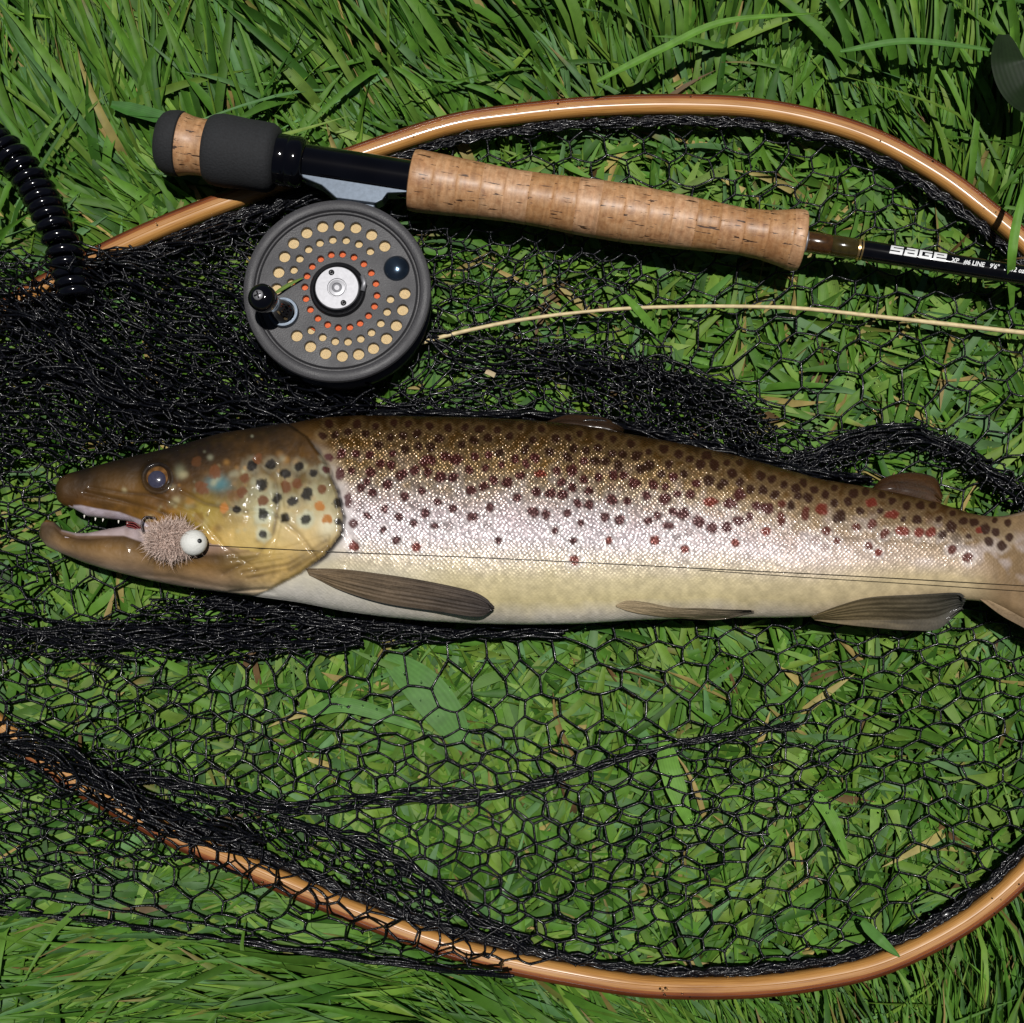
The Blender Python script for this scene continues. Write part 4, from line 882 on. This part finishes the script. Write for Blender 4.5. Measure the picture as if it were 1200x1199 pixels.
# lettering wrapped on the blank
side = np.cross(axd, [0, 0, 1.]); side /= np.linalg.norm(side); upv = np.cross(side, axd)     # side points to the bottom of the picture
def wrap(s, t_, rad):       # s metres along, t_ metres towards picture top
    ang = t_/rad; return p0+s[:, None]*axd+rad*(np.cos(ang)[:, None]*upv-np.sin(ang)[:, None]*side)
GL = {'S': ["111111111", "111111111", "110000000", "111111111", "111111111", "000000011", "111111111", "111111111"],
      'A': ["011111111", "011111111", "000000011", "111111111", "111111111", "110000011", "111111111", "111111111"],
      'G': ["111111111", "111111111", "110000000", "110011111", "110011111", "110000011", "111111111", "111111111"],
      'E': ["111111111", "111111111", "110000011", "111111111", "111111111", "110000000", "111111111", "111111111"]}
VV = []; QQ = []; cw = 1.62; chh = 1.5
for li, chx in enumerate('SAGE'):
    for ry, row in enumerate(GL[chx]):
        for cxi, bit in enumerate(row):
            if bit == '1':
                x0_ = 1040+li*16.6+cxi*cw; y0_ = 9-ry*chh
                for (u_, v_) in ((0, 0), (cw, 0), (cw, -chh), (0, -chh)): VV.append((x0_+u_+(y0_+v_)*.15, y0_+v_))
                b = len(VV); QQ.append((b-4, b-3, b-2, b-1))
VV = np.array(VV); rad = 12.45*PR
mesh('maker_lettering', wrap(rx(VV[:, 0]), VV[:, 1]*PR, rad), np.array(QQ)[:, ::-1], M['letter'], blank, smooth=False)
fc_ = bpy.data.curves.new('txt', 'FONT'); fc_.body = 'XP   #6 LINE   9\'6"   3 1/2 oz.'; fc_.size = 9; fc_.shear = .25; fc_.space_character = 1.0; fc_.resolution_u = 2; fc_.offset = .22
fo = bpy.data.objects.new('txt', fc_); C.objects.link(fo); dg_ = bpy.context.evaluated_depsgraph_get(); tm = bpy.data.meshes.new_from_object(fo.evaluated_get(dg_))
bpy.data.objects.remove(fo)
co = np.zeros(len(tm.vertices)*3); tm.vertices.foreach_get('co', co); co = co.reshape(-1, 3)
tl_ = 1110+co[:, 0]*.78; nv_ = wrap(rx(tl_), (co[:, 1]-2.0)*.95*PR, rad)-wo(blank); tm.vertices.foreach_set('co', nv_.ravel()); tm.update(); tm.materials.clear(); tm.materials.append(M['letter'])
lt = bpy.data.objects.new('model_lettering', tm); C.objects.link(lt); lt.parent = blank
# ================================================================= REEL
ZF = .054                                                  # height of the face plate
rc = at(395, 340, ZF); PF = PX*(1-.03/.742)*1.025
reel = thing('fly_reel', 'round gunmetal fly reel with cream and orange line showing through its drilled face', 'fishing reel', (rc[0], rc[1], .026))
Z3 = (0, 0, 1)
def rv(name, prof, m, parent=reel, c=None, ns=96, split=40):
    V_, F_ = revolve([(z, r*PF) for z, r in prof], c if c is not None else rc, Z3, ns, ref=(0, 1, 0)); o = mesh(name, V_, F_, m, parent)
    e = o.modifiers.new('edge', 'EDGE_SPLIT'); e.split_angle = R(split); return o
rv('frame_back', [(-.025, .01), (-.025, 100), (-.0235, 107), (-.0215, 109), (-.018, 109), (-.017, 106), (-.017, .01)], M['gun'])
rv('spool_rim', [(-.0168, 103), (-.0045, 104), (-.003, 109), (-.0012, 111), (.0004, 110), (.0012, 107), (.0012, 101), (.0006, 98.5), (-.0012, 97), (-.0012, 95.5), (.0004, 94), (-.0002, 93.2), (-.002, 93), (-.0168, 97)], M['gun'])
# drilled face: flat curve with real holes
H1 = [(405, 182), (505, 175), (608, 188), (705, 231), (785, 300), (908, 590), (895, 690), (856, 786), (796, 866), (716, 926), (625, 962), (525, 973), (423, 957), (330, 915), (247, 849), (123, 562), (136, 460), (172, 365), (227, 283), (308, 219)]
H2 = [(388, 281), (467, 262), (549, 265), (627, 288), (697, 332), (820, 625), (800, 703), (761, 773), (704, 829), (638, 867), (560, 885), (482, 883), (405, 859), (335, 816), (212, 523), (229, 446), (265, 377), (319, 320)]
H3 = [(393, 379), (458, 353), (527, 350), (597, 368), (657, 409), (703, 464), (731, 529), (737, 602), (722, 668), (686, 726), (634, 772), (572, 796), (501, 799), (436, 781), (376, 742), (330, 688), (303, 622), (296, 551), (309, 483), (341, 425)]
def zr(q): return (q[0]/5.214+300, q[1]/5.214+230)
HC = np.mean([zr(q) for q in H3], 0)
cu = bpy.data.curves.new('plate', 'CURVE'); cu.dimensions = '2D'; cu.fill_mode = 'BOTH'; cu.extrude = .0009; cu.bevel_depth = .0003; cu.bevel_resolution = 1
def circ(cx, cy, r, n):
    s = cu.splines.new('POLY'); s.points.add(n-1); s.use_cyclic_u = True
    for k in range(n):
        a_ = 2*math.pi*k/n; s.points[k].co = (cx+r*math.cos(a_), cy+r*math.sin(a_), 0, 1)
circ(0, 0, 92.6*PF, 128)
def rel_(q): 
    p = at(*zr(q), ZF); return p[0]-rc[0], p[1]-rc[1]
for hs, r_ in ((H1, 7.4), (H2, 5.3), (H3, 4.6)):
    for q in hs: circ(*rel_(q), r_*PF, 20)
circ(*rel_((858, 437)), 15.8*PF, 32)
hub = rel_((500, 572)); circ(*hub, 31*PF, 48)
co_ = bpy.data.objects.new('plate', cu); C.objects.link(co_); dg_ = bpy.context.evaluated_depsgraph_get(); pm_ = bpy.data.meshes.new_from_object(co_.evaluated_get(dg_)); bpy.data.objects.remove(co_)
pm_.materials.clear(); pm_.materials.append(M['gun'])
fp = bpy.data.objects.new('face_plate', pm_); C.objects.link(fp); fp.parent = reel; fp.location = Vector(rc)-reel.location+Vector((0, 0, -.0022))
# wound line seen through the holes: concentric turns
def turns(name, r0, r1, z, m):
    prof = []; r_ = r0
    while r_ < r1:
        for t_ in np.linspace(0, math.pi, 5)[:-1]: prof.append((z+.0006*math.sin(t_), r_+1.6*(1-math.cos(t_))/2))
        r_ += 1.6
    return rv(name, prof, m, ns=80, split=180)
turns('wound_fly_line', 54.5, 91, -.0042, M['cream_line']); turns('wound_backing', 33.5, 53, -.0042, M['orange_line'])
hc_ = rc+np.array([hub[0], hub[1], 0])
rv('hub_ring', [(-.008, 33), (-.001, 33), (.0015, 32.6), (.0022, 31.5), (.0016, 28.5), (.0, 27), (-.001, 26)], M['dark'], c=hc_)
hb = rv('hub_cap', [(-.002, 26.2), (.0030, 26), (.0038, 25), (.0038, 11.5), (.0032, 11), (.0032, 10), (.0040, 9.6), (.0042, 6), (.0036, 4.8), (.0040, 3), (.0040, .01)], M['silver'], c=hc_, split=25)
for q in ((467, 480), (540, 665)):
    p = rel_(q); V_, F_ = revolve([(.0034, 3.6*PF), (.0044, 3.3*PF), (.0045, 1*PF), (.0040, .01*PF)], rc+np.array([p[0], p[1], 0]), Z3, 20, ref=(0, 1, 0)); mesh('screw', V_, F_, M['dark'], hb)
p = rel_((652, 540)); bb = np.array([rc[0]+p[0], rc[1]+p[1], ZF+.002])
V_, F_ = tube(np.array([bb+np.array([0, .004, 0]), bb+np.array([.0012, 0, .0006]), bb+np.array([.0002, -.004, 0])]), .0013, 10); mesh('latch', V_, F_, M['silver'], reel)
p = rel_((858, 437)); cwp = rc+np.array([p[0], p[1], -.0014]); t_ = np.linspace(0, math.pi/2, 10)
V_, F_ = revolve([(-.003, 15.4*PF)]+[(.0035*math.sin(a_), 15.4*PF*math.cos(a_)+1e-6) for a_ in t_], cwp, Z3, 40, ref=(0, 1, 0)); mesh('counterweight', V_, F_, simple('blue_steel', (.05, .075, .11), .16, .85, ns=120, var=.5, bump=.3, coat=1.), reel)
# crank knob
kp = at(190/5.214+300-4, 712/5.214+230, ZF); t_ = np.linspace(0, math.pi/2, 8)
rv('knob_collar', [(-.002, 18), (.001, 18), (.0022, 17), (.0022, 14)], M['alloy'], c=kp, ns=40)
V_, F_ = revolve([(.001, 13.5*PF), (.004, 14*PF), (.008, 11.5*PF), (.014, 10.5*PF), (.020, 12.5*PF), (.0235, 15.2*PF), (.027, 16.2*PF), (.0295, 15.6*PF), (.0315, 12.5*PF), (.0325, 6*PF), (.0328, .01*PF)], kp, (-.24, .0, 1), 40, ref=(0, 1, 0)); knob = mesh('knob', V_, F_, M['gloss'], reel)
kt = kp+np.array([-.24, 0, 1])/math.hypot(.24, 1)*.0330
V_, F_ = revolve([(-.0005, 6*PF), (.0003, 5.6*PF), (.0004, .01*PF)], kt, (-.24, 0, 1), 20, ref=(0, 1, 0)); kc = mesh('knob_screw', V_, F_, M['silver'], knob)
m_ = MB()
for a_ in (.3, .3+math.pi/2):
    d = np.array([math.cos(a_), math.sin(a_), 0])*4.4*PF; V_, F_ = tube(np.array([kt-d, kt+d])+np.array([0, 0, .0004]), .0004, 6); m_.add(V_, F_)
m_.build('screw_slot', M['dark'], kc)
# reel foot: tapering saddle under the seat with a stem to the frame
def prism(name, pts, z0, z1, m, parent, bev=.0006):
    bm = bmesh.new(); off = wo(parent); A_ = [bm.verts.new(at(a, b, (z0+z1)/2)*np.array([1, 1, 0])+np.array([0, 0, z0])-off) for a, b in pts]; f = bm.faces.new(A_)
    ex = bmesh.ops.extrude_face_region(bm, geom=[f]); bmesh.ops.translate(bm, verts=[e for e in ex['geom'] if isinstance(e, bmesh.types.BMVert)], vec=(0, 0, z1-z0))
    bmesh.ops.recalc_face_normals(bm, faces=bm.faces)
    me = bpy.data.meshes.new(name); bm.to_mesh(me); bm.free(); me.materials.append(m); o = bpy.data.objects.new(name, me); C.objects.link(o); o.parent = parent
    b = o.modifiers.new('bevel', 'BEVEL'); b.width = bev; b.segments = 3; return o
prism('reel_foot', [(352, 203), (370, 204.5), (400, 209), (440, 215.5), (485, 222.5), (485, 229), (455, 230), (449, 238), (441, 242), (395, 236), (378, 221), (356, 212)], RZ-.004, RZ+.006, M['alloy'], reel)
prism('foot_stem', [(392, 226), (443, 226), (438, 262), (398, 262)], RZ-.006, RZ+.003, M['alloy'], reel, .001)
# ================================================================= COILED LANYARD
def coil(name, path, cr, wr, pitch, z, lab, n=26):
    P = curve(path, 200); Pw_ = at(P[:, 0], P[:, 1], z); d = np.concatenate([[0], np.cumsum(np.linalg.norm(np.diff(Pw_, axis=0), axis=1))])
    m = int(d[-1]/pitch*n); s = np.linspace(0, d[-1], m); Q = np.stack([np.interp(s, d, Pw_[:, k]) for k in range(3)], 1); T, A_, B_ = frames(Q)
    ph = (s+.25*pitch*np.sin(s/pitch*.9))/pitch*2*math.pi; Q = Q+cr*(np.cos(ph)[:, None]*A_+np.sin(ph)[:, None]*B_)
    V_, F_ = tube(Q, wr, 8); return tag(mesh(name, V_, F_, M['rubber'], loc=tuple(Pw_[0])), lab, 'lanyard')
coil('coiled_lanyard', [(-90, 120), (-30, 152), (8, 178), (35, 210), (52, 240), (62, 262), (74, 290), (82, 320), (90, 350)], .0074, .0027, .0066, .036, 'glossy black coiled lanyard curling down onto the net at the far left')
# ================================================================= LOOSE STEMS AND BLADES
P = curve([(470, 412), (500, 400), (550, 387), (610, 375), (680, 366), (745, 361), (830, 359), (930, 361), (1020, 370), (1110, 380), (1210, 391), (1290, 398)], 200)
rs = .0012*(1+.15*(noise(P[:, 0], P[:, 1], 30, 4)-.5))*np.interp(P[:, 0], [470, 620, 700, 1200], [1., .95, .8, 1.15])
V_, F_ = tube(at(P[:, 0], P[:, 1], .0265+.0015*np.sin(P[:, 0]/90)), rs, 8)
tag(mesh('straw_stem', V_, F_, M['straw'], loc=tuple(at(470, 412, .026))), 'long pale straw coloured stem running right from the reel across the net', 'stem')
def leaf(name, path, W, z, colr, lab, cat='grass blade', bw=None):
    P = curve(path, 24); zz = np.interp(np.linspace(0, 1, 24), np.linspace(0, 1, len(z)), z); Q = at(P[:, 0], P[:, 1], zz); T, A_, B_ = frames(Q)
    s = np.linspace(0, 1, 24); wv = W*PX/2*(np.minimum(1, .5+s*3)*np.clip((1-s)/.5, 0, 1)**.6 if bw is None else bw(s)); wv = np.maximum(wv, .00008)
    rows = [Q-A_*wv[:, None], Q-A_*wv[:, None]*.5-[0, 0, .0003], Q-[0, 0, .0007], Q+A_*wv[:, None]*.5-[0, 0, .0003], Q+A_*wv[:, None]]
    V_ = np.stack(rows, 1).reshape(-1, 3); V2 = V_-[0, 0, .00025]; i, j = np.meshgrid(np.arange(23), np.arange(4), indexing='ij'); q = (i*5+j).ravel(); f1 = np.stack([q, q+1, q+6, q+5], 1); f2 = f1[:, ::-1]+120
    uv = np.stack([np.tile(np.linspace(0, 1, 5), 24), np.repeat(s, 5)], 1)
    tag(mesh(name, np.vstack([V_, V2]), np.vstack([f1, f2]), M['grass'], col=np.tile(colr, (240, 1)), uv=np.vstack([uv, uv]), loc=tuple(Q[0])), lab, cat)
G1, G2, G3, G4 = (.07, .20, .025), (.12, .27, .035), (.09, .22, .045), (.04, .14, .02)
leaf('grass_blade', [(1186, 360), (1186, 300), (1196, 240), (1215, 180)], 11, [.03, .058, .062, .05], G2, 'single green blade standing across the rod and wooden frame at the far right')
leaf('grass_blade', [(130, 122), (190, 138), (250, 160)], 17, [.035, .034, .02], G4, 'wide dark blade pointing right towards the black butt cap of the rod')
leaf('grass_blade', [(360, 835), (400, 826), (450, 838), (500, 858)], 17, [.019, .022, .021, .019], G3, 'broad pale blade lying flat under the net left of the widest leaf below the trout')
leaf('broad_leaf', [(452, 770), (490, 800), (520, 835), (548, 880)], 46, [.013, .017, .0175, .014], (.08, .20, .04), 'widest smooth leaf pressed under the net below the trout', 'leaf', lambda s: np.sin(math.pi*np.clip(s*.94+.04, 0, 1))**.6)
leaf('grass_blade', [(778, 868), (785, 900), (798, 940), (812, 975)], 24, [.017, .022, .022, .018], G2, 'wide light green blade upright in the mesh below the dark cord at lower middle')
leaf('grass_blade', [(950, 925), (975, 960), (995, 1010)], 15, [.017, .023, .02], G2, 'light green blade slanting down inside the mesh at lower right')
leaf('grass_blade', [(1010, 1080), (1030, 1100), (1055, 1122)], 12, [.024, .031, .030], G3, 'short blade end lying over the wooden frame at bottom right')
leaf('grass_blade', [(985, 60), (1060, 48), (1130, 54), (1190, 64)], 8, [.05, .052, .05, .045], G3, 'long pale blade lying nearly level in the grass at top right')
leaf('grass_blade', [(700, 95), (780, 55), (850, 25), (960, 15)], 9, [.045, .048, .05, .045], G2, 'long blade sweeping up to the right above the middle of the frame')
leaf('grass_blade', [(322, 344), (338, 334), (356, 325)], 4.5, [.0568, .0555, .0555], (.16, .25, .05), 'tiny green clipping stuck on the reel face beside the knob')
leaf('dark_leaf', [(1176, 40), (1182, 75), (1196, 110), (1215, 130)], 44, [.05, .055, .052, .045], (.01, .022, .006), 'dark round leaf at the top right corner above the grass', 'leaf', lambda s: np.sin(math.pi*np.clip(s*.94+.04, 0, 1))**.6)
leaf('grass_blade', [(770, 390), (745, 360), (720, 335)], 10, [.020, .030, .024], G2, 'short green blade crossing over the straw stem at its middle')
leaf('dry_chip', [(569, 435), (574, 437), (580, 440)], 6, [.030, .031, .030], (.55, .45, .28), 'small pale chip of dry straw on the net between the reel and trout', 'straw', lambda s: np.ones_like(s))

# ================================================================= DEW
M['dew'] = simple('water', (.9, .95, .95), .03, ns=10, var=.01); _b = M['dew'].node_tree.nodes['Principled BSDF']; _b.inputs['Transmission Weight'].default_value = 1.; _b.inputs['IOR'].default_value = 1.33
n = 1500; dx = rng.uniform(-60, 1260, n); dy = rng.uniform(-60, 1260, n); insd = hmask(dx, dy)
ok = ~(inpoly(dx, dy, [(40, 480), (400, 480), (1260, 560), (1260, 745), (900, 735), (400, 735), (40, 650)])|(np.hypot(dx-396, dy-340) < 118)|(pdist(dx, dy, [(180, 165), (484, 212), (1260, 330)]) < 48))
dx, dy, insd = dx[ok], dy[ok], insd[ok]; dz = np.where(insd, .0235, rng.uniform(.018, .042, len(dx))); Q = at(dx, dy, dz)
t_ = np.linspace(0, math.pi, 7); bv, bf = revolve(np.stack([-np.cos(t_), np.sin(t_)+1e-5], 1), (0, 0, 0), (0, 0, 1), 8, ref=(0, 1, 0)); m_ = MB()
rr_ = rng.uniform(.0003, .00075, len(Q)); Vd = Q[:, None]+bv[None]*rr_[:, None, None]*np.array([1, 1, .75]); Fd = (np.arange(len(Q))*len(bv))[:, None, None]+bf[0][None]
tag(mesh('dew_drops', Vd.reshape(-1, 3), Fd.reshape(-1, 4), M['dew']), 'tiny dew drops scattered on the grass and net cords', 'dew', kind='stuff')
